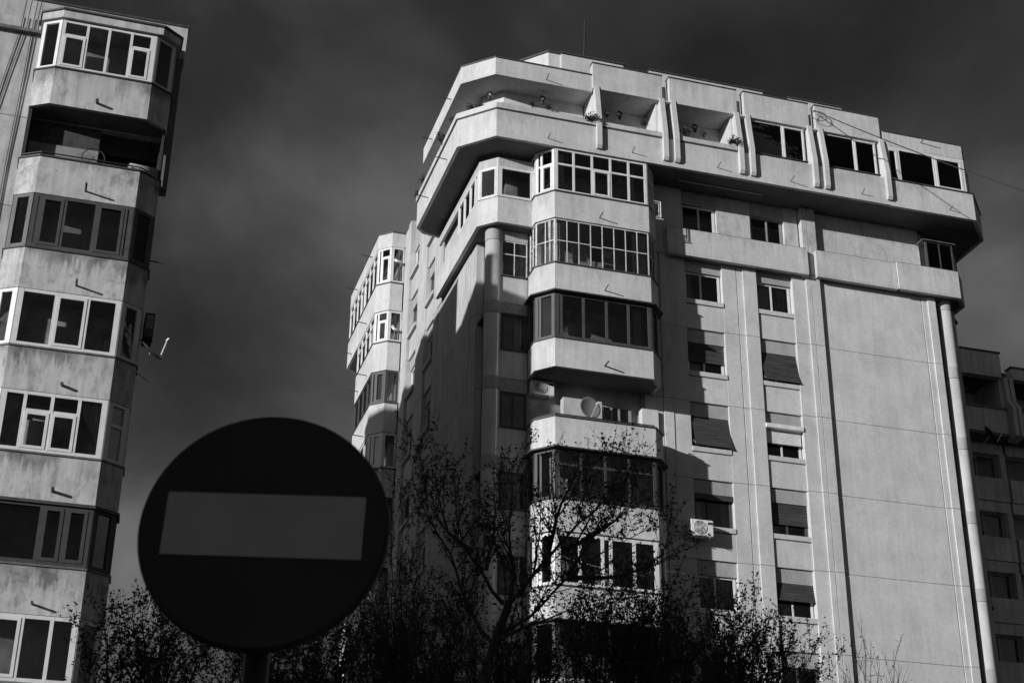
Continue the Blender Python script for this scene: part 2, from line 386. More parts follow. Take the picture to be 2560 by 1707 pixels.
for x0, x1 in ((19.62, 21.01), (22.37, 23.73)):
    box('spandrel_panel', 'wall_low', M_, x0, x1, 44.46, 44.6, 27.91, 28.96)
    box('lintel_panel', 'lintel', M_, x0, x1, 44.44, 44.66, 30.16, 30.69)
    glaze(M_, [(x0+.02, 44.58), (x1-.02, 44.58)], 28.97, 30.15, [[.53]], 'white_frame' if x0 < 20 else 'grey_frame', .06, .07, gl='glass_dark', post=.09)
glaze(M_, [(29.45, 44.6), (29.46, 44.06), (30.6, 44.06), (31.05, 44.56)], 28.93, 30.06, [1, 2, 1], 'brown_frame', .04, .04, gl='glass')
MB().prism([(29.3, 43.95), (30.72, 43.97), (31.2, 44.5), (31.2, 45.3), (29.3, 45.3)], 30.065, 30.10).build('window_roof', 'coping_grey', M_)
curtain(29.75, 30.25, 44.25, 28.95, 29.8, 'pale curtain in the glazed corner box beneath the overhang', 'pale', waves=6, amp=.03)
box('corner_wall', 'interior', M_, 29.44, 31.0, 45.2, 45.44, 27.9, 30.69)
MB().tube([(19.3, 43.75, 30.66), (22.6, 43.75, 30.66)], .018, 5).build('conduit', 'white_metal', M_)
# ---- front bay stack
BAY = [(13.79, 44.35), (13.79, 43.66), (14.32, 43.06), (17.79, 43.06), (18.25, 43.6), (18.25, 44.35)]
box('bay_back_wall', 'bay_inside', M_, 13.0, 18.2, 44.62, 44.75, 0, 30.6)
def shrink(path, d): return offset(path, -d)
def bay(parent, path, J, ph, mat, slabmat, cop='coping', th=.11):
    o = MB().wall(path, -th, J, J+ph).build('parapet', mat, parent)
    coping(o, path, J+ph, -th-.03, .045, .045, cop) if False else None
    a = offset(path, .04); b = offset(path, -th-.02)
    MB().prism(a+list(reversed(b)), J+ph, J+ph+.045).build('coping', cop, o)
    inner = offset(path, -th*.5)
    MB().prism(inner, J+.012, J+.13).build('balcony_slab', slabmat, o)
    return o
def awning(parent, path, z, mat='coping', over=.16, h=.05):
    a = offset(path, over); b = offset(path, -.12)
    return MB().prism(a+list(reversed(b)), z-h, z-.003).build('awning', mat, parent)
in05 = offset(BAY, -.06)
for k in range(0, 8):
    J = JZ[k]+.02; top = JZ[k-1] if k else 30.69
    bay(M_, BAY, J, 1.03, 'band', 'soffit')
    z0, z1 = J+1.08, top-.01
    if k == 0:
        gw = glaze(M_, in05, z0, z1, [1, [.3], [.2, .4, .6, .8], [.5], 1], 'white_frame', .075, .08, {None: [z1-.62]}, post=.10, sashes=((1, 1, 0), (2, 2, 0)), gl='glass_clear')
    elif k == 1:
        glaze(M_, in05, z0, z1, [2, 2, 8, 2, 1], 'white_metal', .032, .035, {None: [z0+.86], (2, 3): [z0+.8]}, post=.04, gl='glass_clear')
    elif k == 2:
        gw = glaze(M_, in05, z0, z1-.05, [1, [.25], [.06, .29, .53, .76], 1, 1], 'brown_frame', .085, .08, {}, gl='glass_dark', post=.12)
        awning(M_, BAY, z1+.01)
    elif k == 4:
        gw = glaze(M_, in05, z0, z1-.05, [1, [.3], [.25, .49, .73], 1, 1], 'dark_frame', .075, .08, {(2, None): [z1-.55]}, gl='glass_dark', post=.1)
        awning(M_, BAY, z1+.01)
    elif k == 5:
        gw = glaze(M_, in05, z0, z1-.02, [1, [.3], [.23, .45, .53, .76], 1, 1], 'white_frame', .1, .08, {}, gl='glass_dark', post=.15)
    elif k == 3:
        m = MB()
        rp = offset(BAY, -.07)
        for i in range(1, 4): m.tube([(*rp[i], z0+.07), (*rp[i+1], z0+.07)], .02, 5)
        for i in (1, 2, 3, 4): m.tube([(*rp[i], z0-.03), (*rp[i], z0+.08)], .016, 5)
        for t in (.25, .5, .75):
            x = rp[2][0]+(rp[3][0]-rp[2][0])*t; m.tube([(x, rp[2][1], z0-.03), (x, rp[2][1], z0+.08)], .016, 5)
        m.build('handrail', 'black_metal', M_)
    else:
        glaze(M_, in05, z0, z1-.02, [1, 1, 4, 1, 1], 'dark_frame', .08, .08, {}, gl='glass_dark')
        if k == 6: awning(M_, BAY, z1+.01)
    if k in (0, 2, 4, 5):
        rw = random.Random(k+40)
        for x in (14.3, 15.2, 16.3, 17.2):
            if rw.random() < .6:
                wd = rw.uniform(.15, .5); drape(gw, x, x+wd, 43.32+rw.random()*.3, z0, z1-.05 if rw.random() < .6 else z0+rw.uniform(.5, 1), 'curtain', 5)
for k, x in ((0, 15.95), (1, 16.1), (2, 16.05), (3, 16.15), (5, 16.2)): spout(M_, x, 43.06, JZ[k]+.26, .36, .02 if k < 2 else .03, (.03, .05, .0, -.04, 0, 0)[k])
# recess between column and bay
for k in range(1, 8):
    J = JZ[k]
    box('parapet', 'wall_low', M_, 12.82, 13.80, 44.46, 44.6, J, J+1.0); 
    box('coping', 'coping', M_, 12.84, 13.82, 44.40, 44.62, J+1.0, J+1.045)
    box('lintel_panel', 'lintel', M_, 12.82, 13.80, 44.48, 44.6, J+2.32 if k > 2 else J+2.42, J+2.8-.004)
    glaze(M_, [(12.86, 44.52), (13.79, 44.52)], J+1.05, J+(2.31 if k > 2 else 2.41), [[.5]], 'white_metal' if k == 1 else 'dark_frame', .03 if k == 1 else .06, .04, {None: [J+1.9]} if k == 1 else {}, gl='glass_dark')
# corner column with its ring at every storey
def column(cx, cy, r, zt, parent, rings=True):
    m = MB().tube([(cx, cy, 0), (cx, cy, zt)], r, 32); o = m.build('column', 'column', parent, True)
    for j in JZ[:8]:
        if rings: MB().tube([(cx, cy, j-.46), (cx, cy, j-.01)], r+.012, 32).build('column_ring', 'ring', o, False)
        MB().tube([(cx, cy, j-.475), (cx, cy, j-.455)], r+.004, 32).build('joint_ring', 'coping_grey', o)
    return o
column(12.60, 44.62, .29, 27.86, M_)
column(30.27, 44.55, .245, 27.78, M_)
# ---- corner volume of storey 9 and the band along the left side
CB = [(11.95, 50.3), (11.95, 44.5), (12.53, 43.94), (13.85, 43.94)]
fascia(CB, -.13, 27.86, 28.86, 'band', 'parapet')
MB().prism([(12.05, 50.2), (12.05, 44.55), (12.55, 44.05), (13.9, 44.05), (13.9, 44.7), (12.7, 44.9), (12.5, 50.2)], 27.88, 28.0).build('balcony_slab', 'soffit', M_)
cbi = offset(CB, -.05)
glaze(M_, [(cbi[1][0], 47.2), cbi[1], cbi[2], cbi[3]], 28.9, 30.12, [[.3, .6, .85], [.1, .9], 1], 'white_frame', .09, .08, post=.13)
fascia([(12.0, 50.2), (12.0, 44.52), (12.55, 43.99), (13.85, 43.99)], -.1, 30.13, 30.5, 'side_wall', 'lintel_band', cop=None)
box('wall_panel', 'side_wall', M_, 12.25, 12.4, 47.2, 50.3, 28.8, 30.69)
box('inner_wall', 'interior', M_, 12.9, 13.9, 44.9, 45.4, 27.9, 30.69)
# ---- left side wall: panels per storey, two window columns, far strip
for k in range(1, 8):
    z0, z1 = JZ[k]+.006, JZ[k-1]-.006
    box('wall_panel', 'side_wall', M_, 12.27, 12.55, 45.62, 46.4, z0, z1, bevel=.01)
    box('wall_panel', 'side_wall', M_, 12.25, 12.55, 46.42, 51.0, z0, z1, bevel=.01)
    box('wall_panel', 'side_wall', M_, 12.23, 12.55, 51.02, 51.73, z0, z1, bevel=.01)
    box('notch_wall', 'side_wall', M_, 12.62, 12.75, 44.9, 45.62, z0, z0+1.0)
    glaze(M_, [(12.68, 45.6), (12.68, 44.92)], z0+1.05, z0+2.3, [1], 'dark_frame', .05, .05, gl='glass_dark')
    box('lintel_panel', 'lintel', M_, 12.62, 12.75, 44.9, 45.62, z0+2.32, z1)
    box('window_hood', 'coping', M_, 12.32, 12.62, 45.0, 45.55, z0+2.32, z0+2.4) if k in (2, 4, 5) else None
for k in range(-1, 8):
    z0, z1 = (JZ[k]+.006, JZ[k-1]-.006) if k > 0 else ((27.866, 30.654) if k == 0 else (30.666, 34.5))
    box('wall_panel', 'side_wall', M_, 12.2, 12.55, 53.1, 53.7, z0, z1, bevel=.01); box('wall_panel', 'side_wall', M_, 12.24, 12.55, 53.72, 54.7, z0, z1, bevel=.01)
    box('wall_panel', 'side_wall', M_, 12.15, 12.55, 56.1, 56.55, z0, z1, bevel=.01); box('wall_panel', 'side_wall', M_, 12.2, 12.55, 56.57, 57.3, z0, z1, bevel=.01)
    if k < 1: box('wall_panel', 'side_wall', M_, 12.22, 12.55, 50.4, 51.74, z0, z1, bevel=.01)
    for y0, y1 in ((51.75, 53.09), (54.71, 56.09)):
        box('spandrel_panel', 'side_wall', M_, 12.28, 12.5, y0, y1, z0, z0+.95, bevel=.008)
        box('window_sill', 'side_wall', M_, 12.16, 12.5, y0, y1, z0+.97, z0+1.13)
        box('lintel_panel', 'lintel', M_, 12.36, 12.5, y0, y1, z0+2.3, z1)
        glaze(M_, [(12.45, y1-.02), (12.45, y0+.02)], z0+1.14, z0+2.29, [[.5]], 'white_frame' if (k+int(y0)) % 3 else 'brown_frame', .06, .06, gl='glass_dark')
box('inner_wall', 'interior', M_, 12.56, 13.0, 45.6, 58, 0, 33.9)
box('base_wall', 'side_wall', M_, 12.25, 12.55, 45.62, 57.3, 0, JZ[7]-.01)
# ---- far bay stack on the left side
def far_bay(y1): return [(12.2, y1+.5), (11.55, y1+.5), (11.08, y1), (11.08, 57.8), (11.6, 57.3), (12.2, 57.3)]
box('bay_back_wall', 'bay_inside', M_, 12.15, 12.6, 57.3, 64.4, 0, 33.8)
for k in range(-1, 7):
    FB = far_bay(63.9 if k < 0 else 61.4); fbi = offset(FB, -.05)
    J = JZ[k] if k >= 0 else 30.66
    top = (JZ[k-1] if k > 0 else 30.66 if k == 0 else 33.75)
    bay(M_, FB, J+.02, 1.3 if k < 2 else 1.2, 'band', 'soffit')
    dk = k in (1, 3)
    z0 = J+1.38 if k < 2 else J+1.28
    glaze(M_, fbi, z0, top-.01, [1, 1, 7 if k < 0 else 4, [.28], 1], 'dark_frame' if dk else 'white_frame', .075, .07, {(3, 1): [top-.45], (2, None): [top-.45]} if k < 1 else {}, post=.09, sashes=((3, 1, 0), (2, 3, 0)))
    if k in (0, 1, 2):
        for y in (58.8, 60.6): MB().tube([(11.15, y, J+.3), (10.6, y, J+.34)], .022, 5).build('drain_spout', 'pipe', M_)
FB = far_bay(63.9)
for y in (59.5, 62.8): MB().tube([(11.15, y, 30.95), (10.6, y, 31.0)], .022, 5).build('drain_spout', 'pipe', M_); MB().tube([(11.15, y-.6, 33.95), (10.55, y-.6, 34.0)], .022, 5).build('drain_spout', 'pipe', M_)
MB().wall(FB, -.12, 33.75, 34.45).build('fascia', 'band', M_)
MB().prism(offset(FB, .03), 34.45, 34.5).build('roof_slab', 'coping', M_)
MB().tube([(11.75, 57.24, 29.9), (11.85, 57.2, 29.75), (12.05, 57.2, 29.72)], .07, 10).build('flue_pipe', 'metal_light', M_, True)
MB().tube([(11.72, 57.24, 33.1), (11.85, 57.2, 33.0), (12.05, 57.2, 32.98)], .07, 10).build('flue_pipe', 'metal_light', M_, True)
# ---- right end: dark recess, flank and its narrow bays
for k in range(1, 8):
    z0, z1 = JZ[k]+.006, JZ[k-1]-.006
    box('wall_panel', 'side_wall', M_, 29.74, 30.2, 45.0, 45.2, z0, z0+1.0); box('wall_panel', 'side_wall', M_, 30.2, 31.0, 45.0, 45.2, z0, z1)
    glaze(M_, [(29.76, 45.1), (30.19, 45.1)], z0+1.0, z0+2.3, [1], 'grey_frame', .06, .06, gl='glass_dark')
    box('lintel_panel', 'lintel', M_, 29.74, 30.2, 45.0, 45.2, z0+2.31, z1)
    box('window_sill', 'coping', M_, 29.7, 30.25, 44.88, 45.05, z0+.94, z0+1.0)
    FP = [(31.0, 45.2), (31.22, 45.5), (31.22, 50), (31.0, 50.3)]
    MB().wall(FP, -.12, z0, z0+1.05).build('flank_parapet', 'side_wall', M_)
    MB().prism([(31.0, 45.05), (31.42, 45.45), (31.42, 50.1), (31.0, 50.4)], z0+2.45, z0+2.52).prism([(31.0, 45.1), (31.3, 45.45), (31.3, 50.1), (31.0, 50.4)], z0+1.05, z0+1.1).build('flank_awning', 'coping', M_)
    glaze(M_, [(31.02, 45.25), (31.18, 45.52), (31.18, 50)], z0+1.1, z0+2.45, [1, 5], 'dark_frame', .06, .05, gl='glass_dark')
    spout(M_, 31.28, 45.9, z0+.3, .1, .02)
box('flank_wall', 'side_wall', M_, 30.7, 31.02, 45.2, 58, 0, 30.7)
# ---- overhanging top storey
TOP = [(12.3, 50.69), (11.39, 50.51), (11.06, 50.15), (11.06, 44.12), (12.17, 43.0), (27.5, 43.0)]
TOPR = [(27.502, 43.0), (31.1, 43.0), (32.25, 44.3), (32.25, 50)]
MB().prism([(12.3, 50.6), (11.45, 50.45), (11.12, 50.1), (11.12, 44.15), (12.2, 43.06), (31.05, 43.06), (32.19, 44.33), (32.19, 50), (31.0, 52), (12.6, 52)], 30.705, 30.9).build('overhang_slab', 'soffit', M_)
MB().wall(TOP, -.13, 30.7, 31.84).build('parapet', 'band', M_)
pr = MB().wall(TOPR, -.13, 30.68, 31.82).build('parapet', 'band', M_)
MB().prism(offset(TOPR, .04)+list(reversed(offset(TOPR, -.2))), 31.82, 31.865).build('coping', 'coping', pr)
RIM = [(11.7, 50.6), (11.10, 50.1), (11.10, 44.15), (12.19, 43.05), (15.84, 43.05)]
r1 = MB().prism(offset(RIM, .10)+list(reversed(offset(RIM, -.14))), 31.85, 32.07).build('planter_rim', 'band', M_)
MB().prism(offset(RIM, .062)+list(reversed(offset(RIM, -.1))), 31.80, 31.849).build('flashing', 'coping', M_)
for x0, x1 in ((16.06, 18.36), (19.04, 21.33)):
    box('flashing', 'coping', M_, x0+.003, x1-.003, 42.982, 43.1, 31.80, 31.848)
    box('planter_rim', 'band', M_, x0, x1, 42.95, 43.2, 31.85, 32.05, bevel=.015)
MB().prism([(12.3, 50.5), (11.25, 49.9), (11.25, 44.25), (12.3, 43.25), (15.8, 43.25), (15.8, 52), (12.3, 52)], 33.42, 33.74).build('roof_slab', 'band', M_)
MB().prism([(15.81, 43.3), (27.45, 43.3), (27.45, 52), (15.81, 52)], 33.54, 33.74).build('roof_slab', 'band', M_)
MB().prism([(27.46, 43.25), (30.9, 43.3), (31.8, 44.4), (31.8, 52), (27.46, 52)], 33.42, 33.74).build('roof_slab', 'band', M_)
UP = [(12.2, 50.1), (11.5, 50.05), (11.14, 49.8), (11.14, 44.15), (12.16, 43.19), (15.8, 43.19)]
u = MB().wall(UP, -.15, 33.4, 34.12).build('fascia', 'band', M_); MB().prism(offset(UP, .03)+list(reversed(offset(UP, -.2))), 34.12, 34.165).build('coping', 'coping', u)
LOG = [(12.15, 50.2), (12.15, 44.75), (12.75, 44.15), (15.78, 44.15)]
MB().wall(LOG, -.1, 30.9, 33.42).build('loggia_wall', 'wall', M_)
PAN = [(15.80, 18.50), (18.78, 21.48), (21.77, 24.43), (24.71, 27.43)]
for i, (x0, x1) in enumerate(PAN):
    f = box('fascia_panel', 'band', M_, x0, x1, 43.12, 43.4, 33.53, 34.62, bevel=.01)
    box('coping', 'coping', f, x0-.02, x1+.02, 43.09, 43.42, 34.62, 34.66)
    box('loggia_wall', 'wall', M_, x0+.05, x1-.05, 44.3, 44.4, 30.9, 33.535)
    if i < 2:
        for s, xs in ((0, x0+.02), (1, x1-.2)):
            MB().box(xs, xs+.18, 43.31, 44.3, 30.9, 33.535).build('loggia_side_wall', 'wall', M_)
    else:
        z0 = 31.98
        box('window_sill', 'coping', M_, x0+.2, x1-.2, 43.02, 43.3, 31.95, 31.98); box('parapet', 'band', M_, x0+.2, x1-.2, 43.08, 43.3, 31.842, 31.95)
        glaze(M_, [(x0+.2, 43.26), (x1-.2, 43.26)], z0, 33.53, [[.60]] if i == 2 else [[.60]], 'white_frame', .065, .08, gl='glass_dark', post=.04, sashes=((0, 1, 0),))
        for q in (x0+.02, x1-.2): box('loggia_side_wall', 'wall', M_, q, q+.18, 43.42, 44.3, 30.9, 33.53)
        box('inner_wall', 'interior', M_, x0+.2, x1-.2, 44.1, 44.29, 30.9, 33.42)
def fin(x0, x1):
    prof = [(43.26, 33.62), (43.02, 32.06), (42.86, 32.0) if 0 else (42.84, 31.9), (42.84, 31.05), (42.93, 30.9), (43.3, 30.9), (43.5, 33.62)]
    prof = [(43.09, 33.64), (42.86, 32.03), (42.86, 31.0), (42.92, 30.88), (43.28, 30.88), (43.4, 33.64)]
    m = MB(); k = len(prof)
    m.v = [(x0, y, z) for y, z in prof]+[(x1, y, z) for y, z in prof]
    m.f = [tuple(range(k)), tuple(reversed(range(k, 2*k)))]+[(i, i+k, (i+1) % k+k, (i+1) % k) for i in range(k)]
    m.build('fin', 'wall', M_)
for x in (15.85, 18.38, 18.82, 21.35, 21.79, 24.33, 24.78, 27.35): fin(x, x+.185)
for x in (18.5, 21.48, 24.43): box('recess_wall', 'wall', M_, x, x+.28, 43.45, 43.6, 30.9, 34.4); box('ledge', 'wall', M_, x-.02, x+.3, 43.1, 43.45, 33.5, 33.56)
# right-hand glazed part
UPR = [(27.56, 43.16), (30.98, 43.16), (31.6, 44.0), (31.6, 50)]
u = MB().wall(UPR, -.15, 33.42, 34.05).build('fascia', 'band', M_); MB().prism(offset(UPR, .03)+list(reversed(offset(UPR, -.2))), 34.05, 34.095).build('coping', 'coping', u)
glaze(M_, [(27.56, 43.2), (30.98, 43.2), (31.75, 44.1), (31.75, 50)], 31.87, 33.42, [[.17, .62], [.5], 4], 'white_frame', .1, .08, gl='glass_dark', post=.12, sashes=((0, 2, 0), (0, 0, 0)))
box('inner_wall', 'interior', M_, 27.5, 31.0, 44.6, 44.75, 30.9, 33.42)
box('inner_wall', 'interior', M_, 12.9, 31.0, 45.0, 45.3, 30.9, 33.75)
for x, z in ((14.05, 33.56), (14.05, 30.96), (17.2, 30.97), (20.5, 30.97), (23.4, 30.95), (26.3, 30.93), (30.0, 30.95)): spout(M_, x, 43.15 if z > 33 else 43.0, z, .24+.14*((x*7) % 1), .016, .02+.1*((x*3) % 1))
spout(M_, 29.2, 43.16, 33.85, .45, .022, .12)
for y in (45.5, 48.3):
    for z, x in ((33.6, 11.14), (31.0, 11.06)): MB().tube([(x+.05, y, z), (x-.42, y, z+.05)], .018, 5).build('drain_spout', 'pipe', M_)
# roof upstands, lift house, aerial
box('roof_upstand', 'wall', M_, 18.52, 23.2, 44.3, 44.8, 34.0, 35.68); box('roof_upstand', 'wall', M_, 24.3, 26.6, 44.3, 44.8, 34.0, 35.64)
box('coping', 'coping', M_, 18.48, 23.25, 44.25, 44.85, 35.68, 35.73); box('coping', 'coping', M_, 24.26, 26.65, 44.25, 44.85, 35.64, 35.69)
LH = [(14.2, 53), (14.2, 47.6), (15.22, 46.5), (15.72, 46.5), (15.72, 46.42), (18.3, 46.42), (18.3, 53)]
MB().prism(LH, 34.0, 37.32).build('lift_house', 'wall', M_); MB().prism(offset(LH, .06), 37.32, 37.38).build('lift_house_roof', 'coping', M_)
tag(MB().tube([(16.8, 46.8, 37.38), (16.83, 46.8, 38.6), (16.85, 46.8, 39.5)], [.045, .036, .026], 6).build('antenna', 'black_metal'), 'thin upright whip antenna on the lift house roof', 'antenna')

# ================================================================== LEFT BLOCK
LEFT = thing('apartment_building', 'weathered old apartment block with one stack of angular bay balconies', 'building', (-5, 42, 0))
L_ = LEFT
for k in range(0, 9):
    z0, z1 = JZ[k]-2.8+.006-.03, JZ[k]-.006-.03
    for x0, x1 in ((-12, -7.6), (-7.585, -3.9), (-3.885, 1.0 if k != 1 else -.76)):
        box('wall_panel', 'old_wall', L_, x0, x1, 37.72, 37.95, z0, z1, bevel=.008)
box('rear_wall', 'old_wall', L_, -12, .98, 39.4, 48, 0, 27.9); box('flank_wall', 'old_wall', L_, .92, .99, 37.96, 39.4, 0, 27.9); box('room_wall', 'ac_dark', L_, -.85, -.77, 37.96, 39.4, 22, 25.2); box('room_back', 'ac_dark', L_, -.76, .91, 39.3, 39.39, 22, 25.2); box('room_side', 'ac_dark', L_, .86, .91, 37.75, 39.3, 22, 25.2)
box('roof_parapet', 'old_wall', L_, -12, 1.26, 38.30, 38.5, 28.15, 29.38); box('coping', 'coping', L_, -12, 1.30, 38.26, 38.54, 29.38, 29.44)
box('roof_step', 'old_wall', L_, -12, 1.24, 37.72, 38.3, 27.86, 28.3)
box('roof_deck', 'roofing', L_, -12, 1.05, 37.96, 48, 27.905, 28.15)
box('ledge', 'coping_grey', L_, -12, -2.75, 37.56, 37.72, 27.76, 27.86)
box('flank_pier', 'old_soffit', L_, 1.0, 1.2, 37.8, 38.2, 23.5, 27.85)
# stair head behind the front parapet
box('stair_head', 'old_wall', L_, -9, 1.1, 42.2, 47.8, 28.15, 30.2); box('stair_head_roof', 'coping', L_, -9.1, 1.15, 42.1, 47.9, 30.2, 30.28)
LB = [(-2.74, 37.75), (-2.72, 37.12), (-2.19, 36.8), (.41, 36.8), (.97, 37.18), (1.0, 37.75)]
lbi = offset(LB, -.05)
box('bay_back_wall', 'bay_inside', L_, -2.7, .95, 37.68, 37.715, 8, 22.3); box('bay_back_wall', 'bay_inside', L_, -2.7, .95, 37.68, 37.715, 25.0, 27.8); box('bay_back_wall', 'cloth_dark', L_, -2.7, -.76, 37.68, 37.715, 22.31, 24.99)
for x0, x1 in ((-2.71, -2.62), (.88, .95)): box('bay_side_sun_block', 'ac_dark', L_, x0, x1, 37.2, 37.7, 8, 27.8)  # opaque panels added inside the glazed bay sides to stop sun passing through
def fx(*xs): return [(x+2.19)/2.6 for x in xs]
for k in range(1, 8):
    J = JZ[k]-.02
    bay(L_, LB, J, 1.16 if k != 2 else 1.12, 'old_parapet' if k in (2, 3, 6) else 'old_parapet_b', 'old_soffit', 'coping' if k in (1, 3, 2) else 'coping_grey')
    z0, z1 = J+1.22, JZ[k-1]-.03
    if k == 1: glaze(L_, lbi, z0, z1, [1, 1, fx(-1.49, -.9, -.28, .28), 1, 1], 'white_frame', .075, .08, {(2, 0): [27.35], (2, 3): [27.33]}, post=.09, gl='glass_clear', sashes=((2, 0, 0), (2, 3, 0)))
    if k == 3: glaze(L_, lbi, z0, z1, [1, 1, fx(-2.0, -1.37, -.55, .2), 1, 1], 'brown_frame', .09, .09, {}, gl='glass_dark', post=.12, sashes=((2, 1, 0), (2, 3, 0)))
    if k == 4: glaze(L_, lbi, z0, z1, [1, 1, fx(-1.23, -.42), 1, 1], 'white_frame', .085, .08, {}, post=.14, gl='glass_clear', sashes=((2, 1, 0),))
    if k == 5: glaze(L_, lbi, z0, z1, [1, 1, fx(-1.6, -.94, -.28), 1, 1], 'white_frame', .085, .08, {(2, 1): [z1-.5], (2, 2): [z1-.5], (3, 0): [z1-.6]}, post=.14, gl='glass_clear', sashes=((2, 1, 0), (2, 2, 0)))
    if k == 6:
        glaze(L_, lbi, z0, z1-.05, [1, 1, fx(-.8, -.24), 1, 1], 'dark_frame', .1, .09, {}, gl='glass_dark', post=.13, sashes=((2, 1, 0), (2, 2, 0)))
        awning(L_, LB, z1-.0, over=.06, h=.08); box('shade_screen', 'pale_dim', L_, -2.1, -.82, 36.95, 36.97, z0, z1)
    if k == 7: glaze(L_, lbi, z0, z1, [1, 1, fx(-1.5, -.87, -.2), 1, 1], 'white_frame', .09, .08, {}, gl='glass_dark', post=.14, sashes=((2, 1, 0),))
    if k == 2:
        m = MB(); rp = offset(LB, -.05)
        for i in range(1, 4): m.tube([(*rp[i], z0+.06), (*rp[i+1], z0+.06)], .02, 5)
        for i in (1, 2, 3, 4): m.tube([(*rp[i], z0-.06), (*rp[i], z0+.07)], .014, 5)
        m.build('handrail', 'black_metal', L_)
    if k != 2: MB().wall([(.30, 36.93), (.84, 37.30), (.86, 37.62)], -.02, z0, z1-.02).build('inner_sun_block', 'interior', L_)  # added behind the right slanted panes to block sun through the bay
    spout(L_, (-.96, -.91, -.79, -.78, -.63, -.72, -.7)[k-1], 36.8, J+.25, (.22, .40, .36, .20, .24, .30, .27)[k-1], .042 if k in (1, 4, 5) else .030, (-.02, .03, .0, -.03, .01, -.02, 0)[k-1])
rf = MB().prism([(-2.8, 37.7), (-2.76, 37.06), (-2.2, 36.72), (.55, 36.72), (1.08, 37.12), (1.08, 37.7)], 27.86, 28.1).build('bay_roof', 'old_wall', L_)
MB().prism([(-2.85, 37.7), (-2.8, 37.03), (-2.22, 36.67), (.58, 36.67), (1.13, 37.1), (1.13, 37.7)], 28.1, 28.16).build('roof_flashing', 'coping', rf)
MB().tube([(.95, 37.25, 20.95), (1.36, 37.25, 20.93)], .02, 5).build('drain_spout', 'pipe', L_)
MB().tube([(.98, 37.3, 17.7), (1.38, 37.3, 17.45)], .01, 4).build('drain_spout', 'pipe', L_)
for x, s in ((-3.3, -.55), (-3.16, -.6), (-3.0, -.1), (-2.9, -.15)):
    MB().tube([(x, 37.69, 29.0), (x-.03, 37.69, 27.9), (x+s*.4, 37.69, 26.4), (x+s, 37.69, 23.5), (x+s*1.05, 37.69, 18)], .012, 4).build('wall_cable', 'pipe', L_)

# ================================================================== RIGHT, FARTHER BLOCK
RIGHT = thing('apartment_building', 'shadowed apartment block with recessed loggias standing farther behind the blank end wall', 'building', (45, 62, 0))
R_ = RIGHT
box('rear_wall', 'far_wall', R_, 36.8, 60, 57.2, 70, 0, 31)
for i, (x0, x1, zt) in enumerate(((37.0, 40.0, 31.7), (40.55, 44.0, 31.05), (44.55, 48, 31.05))):
    f = box('fascia_panel', 'far_wall', R_, x0, x1, 55.0, 55.4, 30.5, zt); box('coping', 'coping', f, x0-.05, x1+.05, 54.95, 55.45, zt, zt+.08)
    box('parapet', 'far_wall', R_, x0, x1, 55.0, 55.2, 27.7, 28.85); box('coping', 'coping_grey', R_, x0, x1, 54.93, 55.24, 28.85, 28.95)
    box('loggia_side_wall', 'far_wall', R_, x0-.1, x0+.1, 55.2, 57.2, 27.7, 30.9); box('loggia_side_wall', 'far_wall', R_, x1-.1, x1+.1, 55.2, 57.2, 27.7, 30.9)
    box('balcony_slab', 'soffit', R_, x0, x1, 55.0, 57.2, 27.55, 27.7); box('roof_slab', 'soffit', R_, x0-.3, x1+.3, 55.3, 57.2, 30.6, 30.9)
    glaze(R_, [(x0+.8, 57.15), (x1-.6, 57.15)], 28.2, 30.2, 3, 'grey_frame', .1, .08, gl='glass_dark') if False else glaze(R_, [(x0+.8, 57.15), (x1-.6, 57.15)], 28.2, 30.2, [3], 'grey_frame', .1, .08, gl='glass_dark')
    for k in range(1, 7):
        z0 = 27.55-2.8*k
        box('wall_panel', 'far_wall', R_, x0-.2, x1+.2, 55.9, 57.1, z0+.01, z0+1.1); box('lintel_panel', 'far_wall', R_, x0-.2, x1+.2, 55.97, 57.1, z0+2.3, z0+2.79)
        box('pier', 'far_wall', R_, x1-.05, x1+.2, 55.92, 57.1, z0+1.11, z0+2.29)
        glaze(R_, [(x0-.2, 56.3), (x1-.06, 56.3)], z0+1.1, z0+2.3, [3], 'grey_frame', .08, .08, gl='glass_dark')
for x in (40.05, 40.33, 44.05, 44.3):
    m = MB(); prof = [(54.95, 30.5), (54.9, 29.3), (54.6, 28.9), (54.6, 27.5), (55.3, 27.4), (55.3, 30.5)]; k = len(prof)
    m.v = [(x, y, z) for y, z in prof]+[(x+.2, y, z) for y, z in prof]; m.f = [tuple(range(k)), tuple(reversed(range(k, 2*k)))]+[(i, i+k, (i+1) % k+k, (i+1) % k) for i in range(k)]
    m.build('fin', 'far_wall', R_)
box('roof_house', 'far_wall', R_, 36.9, 38.6, 57, 62, 31.0, 33.6); 

# ================================================================== BLOCK ACROSS THE STREET (out of view, shades trees and sign)
SH = thing('apartment_building', 'plain slab block with rows of small windows across the street from the trees', 'building', (-33.5, -14, 0))
box('wall', 'old_wall', SH, -39, -28, -40, 12, 0, 24); box('roof', 'coping', SH, -39.2, -27.8, -40.2, 12.2, 24, 24.2)
for k in range(7):
    for i in range(9):
        w = box('window', 'white_frame', SH, -28.0, -27.95, -37+i*5.4, -35.2+i*5.4, 3.2+2.9*k, 4.6+2.9*k); box('pane', 'glass_dark', w, -27.95, -27.94, -36.9+i*5.4, -35.3+i*5.4, 3.3+2.9*k, 4.5+2.9*k)
